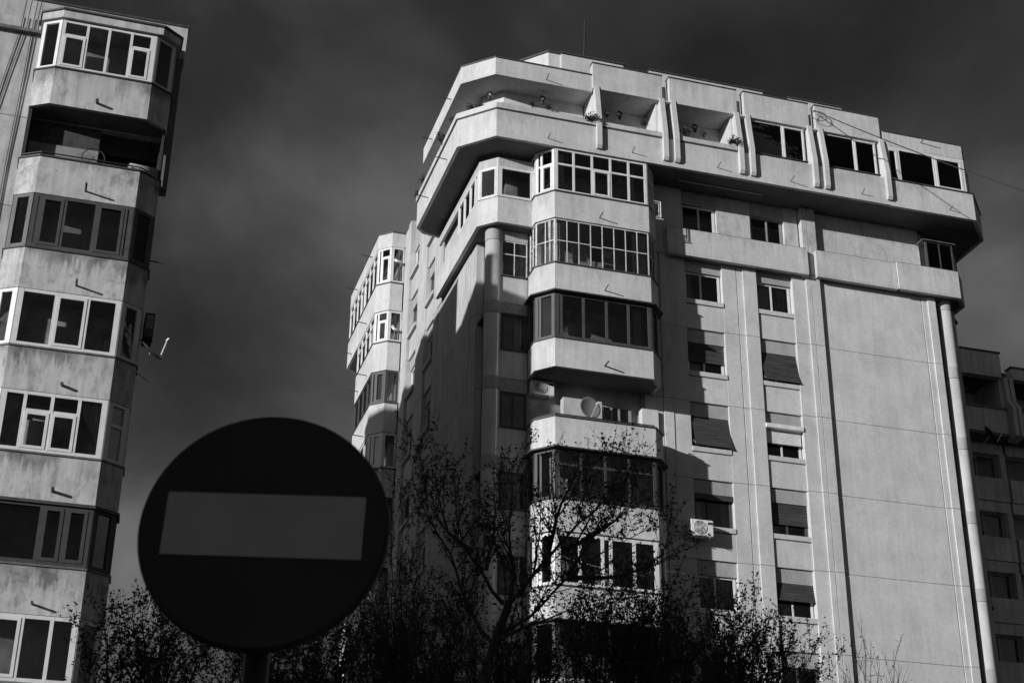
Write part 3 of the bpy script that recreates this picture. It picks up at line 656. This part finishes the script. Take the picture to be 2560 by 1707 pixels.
# ================================================================== THINGS ON THE BLOCKS
def on_x(px, py, X):
    d = CR*((px-IW/2)/FPX) - CU*((py-IH/2)/FPX) + CF
    return CAM + d*(X/d.x)
def G(x, y): return (1000+x/2.387, 1050+y/2.387)
def C1(x, y): return (1000+x/3.1357, 100+y/3.1357)
def C3(x, y): return (1200+x/3.1357, 360+y/3.1357)
def C4(x, y): return (1200+x/3.1357, 800+y/3.1357)
def TT(x, y): return (1600+x/2.3063, 120+y/2.3063)
def Q1(x, y): return (x/2.8, y/2.8)
def Q2(x, y): return (x/2.6125, 520+y/2.6125)
def leaves_mesh(P, size, rng, name, mat, parent, flat=.0):
    """one small four-cornered leaf at every point of P"""
    n = len(P); P = np.asarray(P)
    a = rng.normal(size=(n, 3)); a /= np.linalg.norm(a, axis=1)[:, None]
    b = rng.normal(size=(n, 3)); b -= (b*a).sum(1)[:, None]*a; b /= np.linalg.norm(b, axis=1)[:, None]
    c = np.cross(a, b)
    s = (size*(.6+.8*rng.random(n)))[:, None]
    V = np.stack([P, P+a*s*.5+b*s*.32+c*s*.06, P+a*s*1.05, P+a*s*.5-b*s*.32+c*s*.06], 1).reshape(-1, 3)
    me = bpy.data.meshes.new(name); me.vertices.add(n*4); me.vertices.foreach_set('co', V.ravel())
    me.loops.add(n*4); me.loops.foreach_set('vertex_index', np.arange(n*4)); me.polygons.add(n)
    me.polygons.foreach_set('loop_start', np.arange(n)*4); me.update(calc_edges=True); me.validate()
    me.materials.append(MATS[mat]); o = bpy.data.objects.new(name, me); COL.objects.link(o)
    if parent is not None: o.parent = parent; o.matrix_parent_inverse = parent_inv(parent)
    return o
def plant(p, w, h, n, label, droop=0, seed=0, group=None, pot=False):
    r = np.random.default_rng(seed+5); t = thing('balcony_plant', label, 'plant', p, group)
    m = MB(); pts = []
    for i in range(max(5, n//22)):
        a = r.random()*6.28; R = w*.5*math.sqrt(r.random()); hh = h*(.45+.55*r.random())
        e = Vector((R*math.cos(a), R*.6*math.sin(a)-droop*.5, hh-droop*R*2.2)); mid = e*.5+Vector((0, 0, h*.2))
        m.tube([p, p+mid, p+e], [.007, .005, .002], 4)
        for k in range(22):
            f = .25+.75*r.random(); q = p+(mid*f*2 if f < .5 else mid+(e-mid)*(f*2-1)); pts.append(np.array(q)+r.normal(size=3)*.035)
    m.build('stems', 'plant', t); leaves_mesh(pts, .06, r, 'foliage', 'plant', t)
    if pot:
        MB().tube([p+Vector((0, 0, -.16)), p+Vector((0, 0, .01))], [.07, .095], 10).build('pot', 'terracotta', t)
    return t
PG = 'plants along the top balcony'
plant(on_y(*C1(1040, 540), 43.12), .22, .42, 60, 'thin sprig of a plant on the long rim, beside the lantern', seed=1, group=None)
plant(on_y(*C1(1165, 555), 43.12), .26, .32, 60, 'low scrubby plant on the long rim, between the lantern and the first fin', seed=2)
plant(on_y(*C1(1485, 640), 43.0), .62, .34, 420, 'bushy evergreen spilling over the rim against the first fin', .35, 3)
plant(on_y(*C1(1620, 612), 43.1), .42, .30, 90, 'thin straggly plant in the first loggia beside its left fin', seed=4)
plant(on_y(*C1(1905, 668), 43.1), .24, .14, 60, 'tiny clump of leaves in the first loggia near its right fin', seed=6)
plant(on_y(*TT(262, 505), 43.1), .50, .40, 300, 'bushy plant in the second loggia beside its left fin', .1, 7)
plant(on_y(*TT(365, 520), 43.1), .26, .28, 60, 'small sprig in the middle of the second loggia', seed=8)
plant(on_y(*TT(535, 555), 42.98), .58, .32, 380, 'bushy plant spilling over the second loggia rim against the right fin', .35, 9)
plant(on_x(*C1(520, 575), 11.9) if 0 else Vector((11.45, 43.85, 32.07)), .34, .34, 170, 'leafy plant on the slanted corner of the top balcony rim', .1, 10)
plant(Vector((11.7, 43.62, 32.07)), .4, .3, 60, 'sparse twiggy plant on the slanted corner, beside the leafy one', 0, 11)
plant(Vector((11.06, 44.9, 32.07)), .4, .42, 110, 'twiggy plant on the side rim just past the slanted corner', 0, 12)
plant(Vector((10.98, 46.1, 32.02)), .6, .55, 380, 'large round bush overhanging the side rim of the top balcony', .4, 13)
plant(Vector((10.98, 49.2, 32.05)), .4, .55, 200, 'upright bush near the far end of the side rim', .1, 14)
plant(Vector((10.94, 50.0, 31.98)), .3, .3, 120, 'small trailing bush at the far end of the side rim', .5, 15)
def lantern(p, label):
    t = thing('wall_lamp', label, 'lamp', p)
    MB().tube([p+Vector((0, .32, .12)), p+Vector((0, .1, .2)), p], .014, 5).build('bracket', 'black_metal', t)
    m = MB()
    for i in range(4):
        a = i*math.pi/2+.78; c, s = math.cos(a), math.sin(a); m.tube([p+Vector((.05*c, .05*s, -.22)), p+Vector((.09*c, .09*s, 0))], .01, 4)
    b = m.build('cage', 'black_metal', t)
    MB().tube([p+Vector((0, 0, 0)), p+Vector((0, 0, .03)), p+Vector((0, 0, .12))], [.12, .11, .015], 8).build('cap', 'black_metal', t)
    MB().tube([p+Vector((0, 0, -.26)), p+Vector((0, 0, -.21))], [.02, .05], 8).build('base', 'black_metal', t)
    MB().tube([p+Vector((0, 0, -.2)), p+Vector((0, 0, -.01))], [.04, .075], 8).build('lamp_glass', 'glass', t)
lantern(on_y(*C1(705, 425), 43.75), 'dark lantern by the slanted corner of the top balcony')
lantern(on_y(*C1(1118, 462), 43.85), 'dark lantern on the long open part of the top balcony')
lantern(on_y(*C1(1722, 580), 43.95), 'dark lantern in the first square loggia opening')
lantern(on_y(*TT(316, 455), 43.95), 'dark lantern in the second square loggia opening')

def ac_unit(x, y, z, w, h, d, label, face='front'):
    t = thing('air_conditioner', label, 'air conditioner', (x+w/2, y+d/2, z))
    MB().box(x, x+w, y, y+d, z, z+h).build('casing', 'ac_white', t, bevel=.02)
    cx, cz, R = x+w*.40, z+h*.5, h*.42
    m = MB(); m.tube([(cx, y-.006, cz), (cx, y+.02, cz)], R, 24); m.build('fan_opening', 'ac_dark', t)
    g = MB()
    for q in (1, .8, .6, .4, .2):
        pts = [(cx+R*q*math.cos(a*.3142), y-.016, cz+R*q*math.sin(a*.3142)) for a in range(21)]; g.tube(pts, .009, 4, False)
    for a in range(8): g.tube([(cx, y-.012, cz), (cx+R*math.cos(a*.785), y-.012, cz+R*math.sin(a*.785))], .006, 4)
    g.build('grille', 'ac_white', t)
    for xx in (x+.12*w, x+.82*w):
        MB().tube([(xx, y+d+.12, z-.02), (xx, y-.05, z-.02)], .016, 4).build('bracket', 'metal_light', t)
    MB().box(x+w*.76, x+w*.95, y-.012, y+.002, z+h*.72, z+h*.86).build('badge', 'ac_dark', t)
    return t
ac_unit(19.25, 43.86, 17.30, .80, .55, .30, 'white air conditioner hung below a dark window beside the shadowed wall')
ac_unit(13.90, 44.26, 21.74, .80, .50, .30, 'air conditioner hung high inside the open balcony')
t = thing('air_conditioner', 'dark air conditioner on the flank of the weathered block, above the satellite dish', 'air conditioner', (1.15, 37.8, 18.75))
MB().box(1.04, 1.30, 37.3, 38.0, 18.75, 19.45).build('casing', 'ac_dark', t, bevel=.02)
for i in range(6): MB().box(1.09, 1.26, 37.285, 37.30, 19.0+i*.065, 19.035+i*.065).build('louvre', 'grey_frame', t)
MB().tube([(.98, 37.5, 18.72), (1.32, 37.5, 18.72)], .02, 4).build('bracket', 'black_metal', t)
MB().tube([(18.72, 44.27, 18.55), (18.78, 44.27, 18.3), (18.74, 44.26, 17.9), (18.95, 44.25, 17.5), (19.27, 44.1, 17.42)], .014, 5).build('refrigerant_pipe', 'grey_frame', M_)

def dish(c, n, r, label, mount, mat='dish', foc=.62):
    n = Vector(n).normalized(); c = Vector(c); a = n.cross(Vector((0, 0, 1))).normalized(); b = a.cross(n)
    t = thing('satellite_dish', label, 'satellite dish', mount)
    m = MB(); R, K = 7, 28
    for side in (0, 1):
        for i in range(R+1):
            q = i/R
            for j in range(K):
                th = 2*math.pi*j/K; m.v.append(tuple(c+(a*math.cos(th)+b*math.sin(th)*1.08)*r*q + n*(r*.22*(q*q-1)-.012*side)))
    for side in (0, 1):
        o = side*(R+1)*K
        for i in range(R):
            for j in range(K): m.f.append((o+i*K+j, o+i*K+(j+1) % K, o+(i+1)*K+(j+1) % K, o+(i+1)*K+j))
    for j in range(K): m.f.append((R*K+j, R*K+(j+1) % K, (R+1)*K+R*K+(j+1) % K, (R+1)*K+R*K+j))
    m.build('reflector', mat, t, True)
    f = c+n*r*1.35-b*r*.35; foot = c-b*r*1.02
    MB().tube([foot, f], .023, 5).build('feed_arm', 'metal_light', t)
    MB().tube([f-n*.02, f+n*.08], .035, 8).build('receiver_head', 'ac_white', t)
    MB().tube([c-n*r*.24, c-n*r*.5-Vector((0, 0, .1)), Vector(mount)], .022, 6).build('mast', 'metal_light', t)
    return t
dish((15.66, 43.42, 21.12), (.10, -.96, .12), .37, 'large grey satellite dish standing in the open balcony', (15.5, 43.7, 19.6))
dish((1.32, 37.25, 18.35), (.62, -.35, .75), .33, 'dark satellite dish with a bright arm on the flank of the weathered block', (1.0, 37.4, 17.75), 'ac_dark')
p = on_y(*(2160+830/2.6125, 600+1270/2.6125), 54.5)
dish(p, (.7, -.4, .5), .42, 'satellite dish on the shadowed block farther behind', (p.x-.2, 54.98, p.z-.3), 'pipe')
# rack beside the bay
t = thing('drying_rack', 'small white metal rack fixed beside the gridded top bay window', 'drying rack', (18.45, 43.7, 28.6))
m = MB()
for a, b in (((18.02, 43.26, 29.30), (18.33, 43.26, 29.30)), ((18.33, 43.26, 29.30), (18.33, 43.26, 28.66)), ((18.33, 43.26, 28.66), (18.02, 43.26, 28.66)), ((18.02, 43.26, 28.66), (18.02, 43.26, 29.30))): m.tube([a, b], .022, 5)
m.build('outer_frame', 'white_metal', t); m = MB()
for a, b in (((18.09, 43.28, 29.24), (18.27, 43.28, 29.24)), ((18.27, 43.28, 29.24), (18.27, 43.28, 28.72)), ((18.27, 43.28, 28.72), (18.09, 43.28, 28.72)), ((18.09, 43.28, 28.72), (18.09, 43.28, 29.24))): m.tube([a, b], .014, 5)
m.build('inner_frame', 'white_metal', t); MB().tube([(17.95, 43.26, 28.58), (18.42, 43.26, 28.60)], .024, 5).build('shelf_bar', 'white_metal', t)
# things seen through the bay windows
def slab(name, cat, label, a, b, y, mat='pale', th=.06, lean=0):
    p, q = on_y(*a, y), on_y(*b, y); x0, x1 = sorted((p.x, q.x)); z0, z1 = sorted((p.z, q.z))
    o = MB().hexa([(x0, y, z0), (x1, y, z0), (x1, y+th, z0), (x0, y+th, z0), (x0, y+lean, z1), (x1, y+lean, z1), (x1, y+lean+th, z1), (x0, y+lean+th, z1)]).build(name, mat, None, bevel=.01)
    return tag(o, label, cat)
slab('storage_panel', 'panel', 'pale board leaning inside the dark framed bay window above the open balcony', C3(692, 1395), C3(785, 1500), 43.5, 'pale', lean=.03)
slab('storage_panel', 'panel', 'pale cupboard side inside the dark framed bay, right of the leaning board', C3(812, 1405), C3(872, 1510), 43.55, 'pale', .3)
slab('storage_panel', 'panel', 'white box behind the dark bay window below the satellite dish', C4(692, 1228), C4(772, 1330), 43.45, 'pale', .25)
slab('storage_panel', 'panel', 'white cabinet behind the dark bay window below the satellite dish, right of the white box', C4(822, 1250), C4(908, 1390), 43.45, 'pale', .25)
slab('wall_unit', 'air conditioner', 'white indoor unit high behind the gridded top bay window', C3(1085, 268), C3(1160, 310), 44.2, 'pale', .2)
slab('ceiling_light', 'lamp', 'long pale ceiling light behind the gridded top bay window', C3(830, 262), C3(1075, 300), 44.25, 'pale_dim', .12)
slab('balcony_cabinet', 'cabinet', 'white cabinet against the back of the open balcony behind the dish', C4(652, 600), C4(960, 790), 44.15, 'pale', .3)
slab('balcony_partition', 'partition', 'sunlit white end wall of the open balcony', C4(1268, 690), C4(1405, 880), 44.2, 'wall', .3)
glaze(M_, [(16.4, 44.5), (17.5, 44.5)], 20.6, 21.75, [[.35, .6]], 'grey_frame', .07, .06, gl='glass_dark')
slab('storage_panel', 'panel', 'pale panel inside the topmost white bay of the weathered block', Q1(608, 392), Q1(728, 500), 37.25, 'pale')
slab('storage_panel', 'panel', 'pale board inside the brown framed bay of the weathered block', Q2(412, 155), Q2(562, 310), 37.2, 'pale')
slab('storage_panel', 'panel', 'patterned pale panel inside the white three-part bay of the weathered block', Q2(350, 765), Q2(450, 910), 37.2, 'old_parapet', .05)
slab('storage_panel', 'panel', 'pale rounded shape in the right cell of the white three-part bay', Q2(685, 860), Q2(740, 990), 37.2, 'pale', .2)
slab('cupboard', 'cupboard', 'pale cupboard door seen through the white bay with tied curtains', Q2(175, 1380), Q2(270, 1568), 37.4, 'pale')
curtain(-2.15, -1.72, 37.0, 15.1, 16.6, 'pale curtain tied back at the left of the white bay', 'curtain', waves=6, taper=.75, tie=.35)
curtain(.25, -.22, 37.0, 15.1, 16.6, 'pale curtain tied back at the right of the white bay', 'curtain', waves=6, taper=.75, tie=.35)
curtain(14.15, 14.75, 43.28, 26.25, 27.8, 'pale curtain at the left corner of the thin framed bay window', 'curtain', waves=5, amp=.04)
curtain(17.2, 17.72, 43.25, 26.25, 27.8, 'pale curtain at the right end of the thin framed bay window', 'curtain', waves=5, amp=.04)
def towel(a, b, y, label, mat):
    p, q = on_y(*a, y), on_y(*b, y); x0, x1, z0, z1 = min(p.x, q.x), max(p.x, q.x), min(p.z, q.z), max(p.z, q.z)
    m = MB(); n = 14
    for r in range(9):
        f = r/8
        for i in range(n+1):
            t = i/n; m.v.append((x0+(x1-x0)*t*(1-.08*math.sin(f*3)), y+.03*math.sin(t*14+f*2), z0+(z1-z0)*f+.03*math.sin(t*9)*f))
    for r in range(8):
        for i in range(n): k = r*(n+1)+i; m.f.append((k, k+1, k+n+2, k+n+1))
    return tag(m.build('laundry', mat, None, True), label, 'laundry')
towel(C3(725, 780), C3(780, 925), 43.4, 'pale towel hanging in the thin framed bay window, left of the others', 'curtain')
towel(C3(775, 795), C3(842, 930), 43.45, 'pale striped cloth hanging beside the left towel in the thin framed bay', 'pale')
towel(C3(872, 815), C3(960, 930), 43.42, 'black garment hanging between the pale cloths in the thin framed bay', 'cloth_dark')
towel(C3(965, 830), C3(1045, 900), 43.42, 'short pale garment hanging right of the black one in the thin framed bay', 'pale')
# things on the open balcony of the weathered block
o = MB().prism([(-2.6, 37.6), (-.75, 37.6), (-.75, 37.63), (-2.6, 37.63)], 22.4, 24.25).build('mesh_screen', 'pale_dim'); tag(o, 'pale woven screen lining the open balcony of the weathered block', 'screen')
m = MB(); K = 20
for z in (23.0, 23.75):
    for i in range(K+1): a = math.pi*i/K; m.v.append((.45-.33*math.cos(a), 37.15-.0*math.sin(a), z if z < 23.5 else 23.35+.5*math.sin(a)))
m = MB().tube([(.12, 37.2, 23.45), (.82, 37.35, 23.5)], .32, 20)
tag(m.build('rolled_mat', 'pale_dim', None, True), 'pale rolled mat lying on the open balcony rail of the weathered block', 'mat')
m = MB()
wc = Vector((-.85, 36.92, 23.62))
m.tube([wc+Vector((.3*math.cos(a*.2618), .02, .3*math.sin(a*.2618))) for a in range(25)], .014, 5, False)
for a in range(8): m.tube([wc, wc+Vector((.29*math.cos(a*.785), .02, .29*math.sin(a*.785)))], .005, 3)
tag(m.build('bicycle_wheel', 'black_metal'), 'dark wheel propped behind the rail of the open balcony', 'wheel')

# ---- overhead cable fixed to the top storey
def cable(a, b, sag, r, label):
    a, b = Vector(a), Vector(b); pts = [a.lerp(b, i/24)-Vector((0, 0, sag*4*(i/24)*(1-i/24))) for i in range(25)]
    return tag(MB().tube(pts, r, 5).build('overhead_cable', 'black_metal'), label, 'cable')
e = on_y(2700, 525, 36)
cable((24.58, 43.0, 34.3), e, .15, .02, 'long dark cable strung from the top storey out past the right end')
m = MB(); c = Vector((24.75, 42.95, 34.05))
m.tube([c+Vector((.32*math.cos(a*.35)+.1*a*.02, -.02*math.sin(a), .2*math.sin(a*.35))) for a in range(37)], .009, 4)
tag(m.build('cable_coil', 'black_metal'), 'loose coil of cable hanging at the top storey between two panels', 'cable')

# ================================================================== ROAD SIGN
psi, roll, tilt = -.3061, -.0263, -.06
hx = Vector((math.cos(psi), math.sin(psi), 0)); nn_ = Vector((math.sin(psi), -math.cos(psi), 0)); up = Vector((0, 0, 1))
u2 = math.cos(tilt)*up+math.sin(tilt)*nn_; A = math.cos(roll)*hx+math.sin(roll)*u2; B = -math.sin(roll)*hx+math.cos(roll)*u2; NRM = A.cross(B)
SC = Vector((.43028, 3.5, 2.74126))+B*.009
SG = thing('road_sign', 'round no-entry road sign with pale bar on a post', 'road sign', (SC.x, SC.y+.05, .1))
def disc(r, off, th, name, mat, k=72, rim=0):
    m = MB(); c = SC+NRM*off
    for o_ in (0, -th):
        for j in range(k): a = 2*math.pi*j/k; m.v.append(tuple(c+NRM*o_+(A*math.cos(a)+B*math.sin(a))*r))
    m.f = [tuple(range(k)), tuple(reversed(range(k, 2*k)))]+[(j, j+k, (j+1) % k+k, (j+1) % k) for j in range(k)]
    return m.build(name, mat, SG)
disc(.292, 0, .0025, 'face', 'sign_red'); 
m = MB(); k = 96; ring = [SC-NRM*.012+(A*math.cos(2*math.pi*j/k)+B*math.sin(2*math.pi*j/k))*.2935 for j in range(k+1)]; m.tube(ring, .008, 8, False); m.build('rim', 'black_metal', SG)
disc(.288, -.006, .004, 'backplate', 'sign_back')
bc = SC+B*.0074+A*.0006+NRM*.0035
m = MB().hexa([bc+A*x*.2388+B*z*.0794+NRM*y for y in (-.002, .0) for x, z in ((-1, -1), (1, -1), (1, 1), (-1, 1))]); m.build('bar', 'sign_white', SG)
pc = SC-NRM*.055
MB().tube([(pc.x+.0, pc.y, .1), (pc.x, pc.y, SC.z+.2)], .03, 20).build('post', 'black_metal', SG, True)
for s in (-.12, .12):
    q = SC-NRM*.02+B*s; MB().bar((q.x-.06, q.y+.02), (q.x+.06, q.y+.0), 0, .03, q.z-.015, q.z+.015).build('clamp', 'black_metal', SG)

# ================================================================== TREES
def resample(P, step):
    P = [np.array(p, float) for p in P]; out = [P[0]]
    for a, b in zip(P[:-1], P[1:]):
        n = max(1, int(np.linalg.norm(b-a)/step))
        for i in range(1, n+1): out.append(a+(b-a)*i/n)
    # one smoothing pass
    for _ in range(2): out = [out[0]]+[(out[i-1]+2*out[i]+out[i+1])/4 for i in range(1, len(out)-1)]+[out[-1]]
    return out
def tree(label, base, fork, limbs, seed, trunk_r=.13, brstep=.2, brlen=(.5, 1.2), twigs=.13, leafsize=.05, leafper=4, leafprob=.85, upb=.8, group=None, start=.15, spread=.8, stem=None):
    r = np.random.default_rng(seed); t = thing('tree', label, 'tree', base, group)
    wood = MB(); P = []
    trunk = resample([base]+[np.array(p) for p in stem]+[fork], .4) if stem else resample([base, np.array(base)*.5+np.array(fork)*.5+np.append(r.normal(size=2)*.12, 0), fork], .5)
    wood.tube(trunk, [trunk_r*(1-.45*i/len(trunk)) for i in range(len(trunk))], 9)
    def twig(p, d, L, rad):
        q = p+d*L*.5+r.normal(size=3)*.02; e = q+(d+np.array((0, 0, .25)))*L*.5+r.normal(size=3)*.03
        wood.tube([p, q, e], [rad, rad*.7, rad*.4], 3, False)
        for a, b in ((p, q), (q, e)):
            for _ in range(leafper):
                if r.random() < leafprob: P.append(a+(b-a)*r.random()+r.normal(size=3)*.022)
        if r.random() < leafprob: P.append(e)
    for limb in limbs:
        L = resample(list(limb) if stem else [fork]+list(limb), .22); n = len(L)
        r0 = trunk_r*.42*(.7+.4*r.random())
        jit = np.cumsum(r.normal(size=(n, 3))*.022, axis=0); jit -= np.linspace(0, 1, n)[:, None]*jit[-1]
        L = [p+j for p, j in zip(L, jit)]
        rad = [max(.006, r0*(1-.93*(i/(n-1))**.8)) for i in range(n)]
        wood.tube(L, rad, 6)
        acc = 0
        for i in range(1, n):
            s = i/(n-1); d = L[i]-L[i-1]; ln = np.linalg.norm(d); d = d/(ln+1e-9); acc += ln
            if s < start: continue
            while acc > brstep:
                acc -= brstep
                h = r.normal(size=3); h[2] *= .4; h /= np.linalg.norm(h)
                bd = d*.5+h*spread+np.array((0, 0, upb*(.6+.8*r.random()))); bd /= np.linalg.norm(bd)
                bl = (brlen[0]+(brlen[1]-brlen[0])*r.random())*(1.15-.6*s)
                p0 = L[i]; pts = [p0]; c = p0; dd = bd; ns = max(3, int(bl/.13))
                for k in range(ns):
                    dd = dd+np.array((0, 0, .07))+r.normal(size=3)*.11; dd /= np.linalg.norm(dd); c = c+dd*bl/ns; pts.append(c)
                br = min(rad[i]*.6, .016); wood.tube(pts, [max(.0035, br*(1-.8*k/ns)) for k in range(ns+1)], 4, False)
                ta = 0
                for k in range(1, ns+1):
                    ta += bl/ns
                    while ta > twigs:
                        ta -= twigs
                        h = r.normal(size=3); h /= np.linalg.norm(h); td = h*.9+dd*.5+np.array((0, 0, .35)); td /= np.linalg.norm(td)
                        twig(pts[k], td, .12+.24*r.random(), .0045)
                twig(pts[-1], dd, .2+.15*r.random(), .004)
        twig(L[-1], d, .3, .005)
    wood.build('trunk', 'bark', t); leaves_mesh(P, leafsize, r, 'crown', 'leaf', t)
    return len(P)
def W(pts, Y, f=G): return [on_y(*f(x, y), Y+dy) for x, y, dy in pts]
S = lambda x, y: (x, y)
fork = on_y(*G(645, 1110), 20)
n = 0
n += tree('sparse tree with two long rising limbs before the lower bays', (5.25, 20.1, 0), tuple(fork), [
    W([(640, 1090, 0), (600, 1010, -.1), (500, 900, -.2), (430, 800, -.3), (385, 745, -.4), (345, 620, -.4), (330, 400, -.3)], 20),
    W([(500, 900, -.2), (540, 760, -.4), (590, 560, -.6), (560, 400, -.7)], 20), W([(430, 800, -.3), (290, 700, -.1), (215, 560, 0), (210, 330, .1)], 20),
    W([(555, 1345, 0), (430, 1180, .3), (350, 980, .5), (290, 790, .6), (205, 620, .7), (120, 490, .7), (70, 330, .7), (110, 165, .8)], 20),
    W([(645, 1110, 0), (760, 1000, 0), (880, 860, 0), (980, 750, -.1), (1100, 640, -.1), (1190, 540, 0), (1290, 400, .1), (1325, 220, .2)], 20),
    W([(980, 750, -.1), (1140, 690, .1), (1300, 600, .3), (1460, 470, .4)], 20), W([(880, 860, 0), (930, 700, .3), (960, 500, .5), (1060, 280, .6)], 20),
    W([(580, 1290, 0), (680, 1235, -.2), (780, 1170, -.3), (930, 1020, -.4), (1010, 930, -.4), (1090, 870, -.5), (1200, 770, -.5), (1400, 690, -.6)], 20),
    W([(990, 955, -.4), (1150, 985, -.6), (1350, 940, -.7), (1500, 900, -.8), (1590, 820, -.8), (1600, 700, -.8)], 20), W([(1010, 930, -.4), (1060, 800, -.3), (1200, 640, -.2), (1240, 480, -.1)], 20),
    W([(645, 1110, 0), (680, 950, .3), (680, 700, .5), (670, 450, .6), (668, 270, .7)], 20), W([(560, 1330, 0), (700, 1260, -.5), (860, 1190, -.8), (1000, 1150, -1), (1150, 1080, -1.1)], 20),
    W([(520, 1440, 0), (380, 1330, .4), (220, 1200, .7), (120, 1020, .8)], 20)], 3, .10, .135, (.4, 1.2), .095, .043, 4, .8, start=.12, spread=1.0, stem=[on_y(*G(440, 1640), 20.05), on_y(*G(555, 1340), 20)])
def auto(label, tips, Y, seed, forkpx, trunk_r=.1, dens=.2, leafper=5, size=.045, base=None, twigs=.12, brlen=(.5, 1.1), leafprob=.9, depth=1.0, group=None):
    r = np.random.default_rng(seed); f = np.array(on_y(*forkpx, Y)); limbs = []
    for x, y in tips:
        e = np.array(on_y(x, y, Y+r.uniform(-depth, depth))); m1 = f+(e-f)*.4; m1[:2] += (e-f)[:2]*.22; m1 += r.normal(size=3)*.12
        limbs.append([m1, f+(e-f)*.72+np.append((e-f)[:2]*.12, 0), e])
    b = (f[0]+r.uniform(-.3, .3), f[1], 0) if base is None else base
    return tree(label, b, tuple(f), limbs, seed, trunk_r, dens, brlen, twigs, size, leafper, leafprob, group=group)
n += auto('dense rounded tree right of the forked tree, below the bays', [(1480, 1560), (1530, 1500), (1575, 1455), (1620, 1480), (1665, 1500), (1700, 1560), (1440, 1600), (1560, 1540), (1610, 1560), (1500, 1640), (1660, 1620), (1730, 1640)], 21, 21, (1570, 1800), .12, .15, 5, .044, twigs=.095)
n += auto('upright leafy tree in front of the window columns', [(1885, 1515), (1830, 1570), (1795, 1540), (1930, 1590), (1975, 1600), (2020, 1650), (1760, 1600), (1860, 1620), (1900, 1650), (1950, 1680), (2060, 1700)], 22.5, 22, (1870, 1850), .11, .17, 5, .044, twigs=.095)
n += auto('leafy tree at the foot of the weathered block', [(215, 1620), (260, 1570), (330, 1545), (355, 1540), (410, 1545), (450, 1590), (510, 1610), (300, 1640), (400, 1650), (210, 1700), (480, 1690)], 22, 23, (370, 1860), .11, .16, 5, .046, twigs=.095)
n += auto('dark bushy tree behind the sign post', [(560, 1590), (620, 1630), (700, 1615), (780, 1590), (850, 1545), (600, 1670), (740, 1670), (890, 1590), (820, 1640), (930, 1640), (670, 1690), (520, 1650)], 24, 24, (710, 1880), .11, .14, 6, .048, twigs=.095)
n += auto('slender tree with upright twigs along the shadowed side wall', [(985, 1310), (1000, 1250), (930, 1420), (960, 1380), (1030, 1400), (900, 1500), (1060, 1480), (940, 1540), (1090, 1560), (870, 1560)], 25, 25, (985, 1840), .09, .27, 3, .045, twigs=.14)
n += auto('low dense tree below the forked tree', [(1050, 1640), (1120, 1600), (1200, 1620), (1280, 1600), (1350, 1590), (1420, 1620), (1090, 1700), (1250, 1690), (1380, 1690), (1150, 1560)], 23, 26, (1230, 1880), .12, .15, 5, .046, twigs=.095)
n += auto('broad dark tree behind the dense rounded one', [(1260, 1640), (1330, 1600), (1400, 1570), (1450, 1545), (1520, 1560), (1600, 1590), (1680, 1600), (1740, 1640), (1350, 1680), (1480, 1640), (1620, 1670)], 25.5, 31, (1500, 1900), .12, .15, 5, .05, twigs=.095)
n += auto('bushy dark tree between the sign and the forked tree', [(880, 1600), (930, 1555), (985, 1530), (1040, 1545), (1100, 1575), (1150, 1620), (900, 1670), (1000, 1630), (1080, 1660), (960, 1600)], 26.5, 37, (1010, 1900), .11, .15, 6, .05, twigs=.095)
n += auto('feathery tree in front of the lower window columns', [(1700, 1600), (1755, 1575), (1810, 1610), (1850, 1560), (1720, 1670), (1790, 1660), (1900, 1640), (1650, 1640)], 26, 38, (1770, 1900), .1, .16, 6, .048, twigs=.095)
n += auto('bare tipped sapling before the blank end wall', [(2165, 1640), (2235, 1665), (2195, 1690), (2140, 1700), (2250, 1730)], 24, 27, (2190, 1900), .06, .3, 1, .04, leafprob=.25)
for o in COL.objects:                                            # one group phrase for each kind of repeat
    g = {'tree': 'trees in front of the blocks', 'balcony_plant': 'plants along the top balcony', 'wall_lamp': 'lanterns of the top balcony', 'air_conditioner': 'outdoor air conditioners', 'satellite_dish': 'satellite dishes on the blocks',
         'curtain': 'curtains behind the windows', 'laundry': 'laundry in the thin framed bay', 'storage_panel': 'pale boards behind the bay windows', 'apartment_building': 'apartment blocks'}.get(o.name.split('.')[0])
    if g and o.parent is None: o['group'] = g
print('leaves', n)
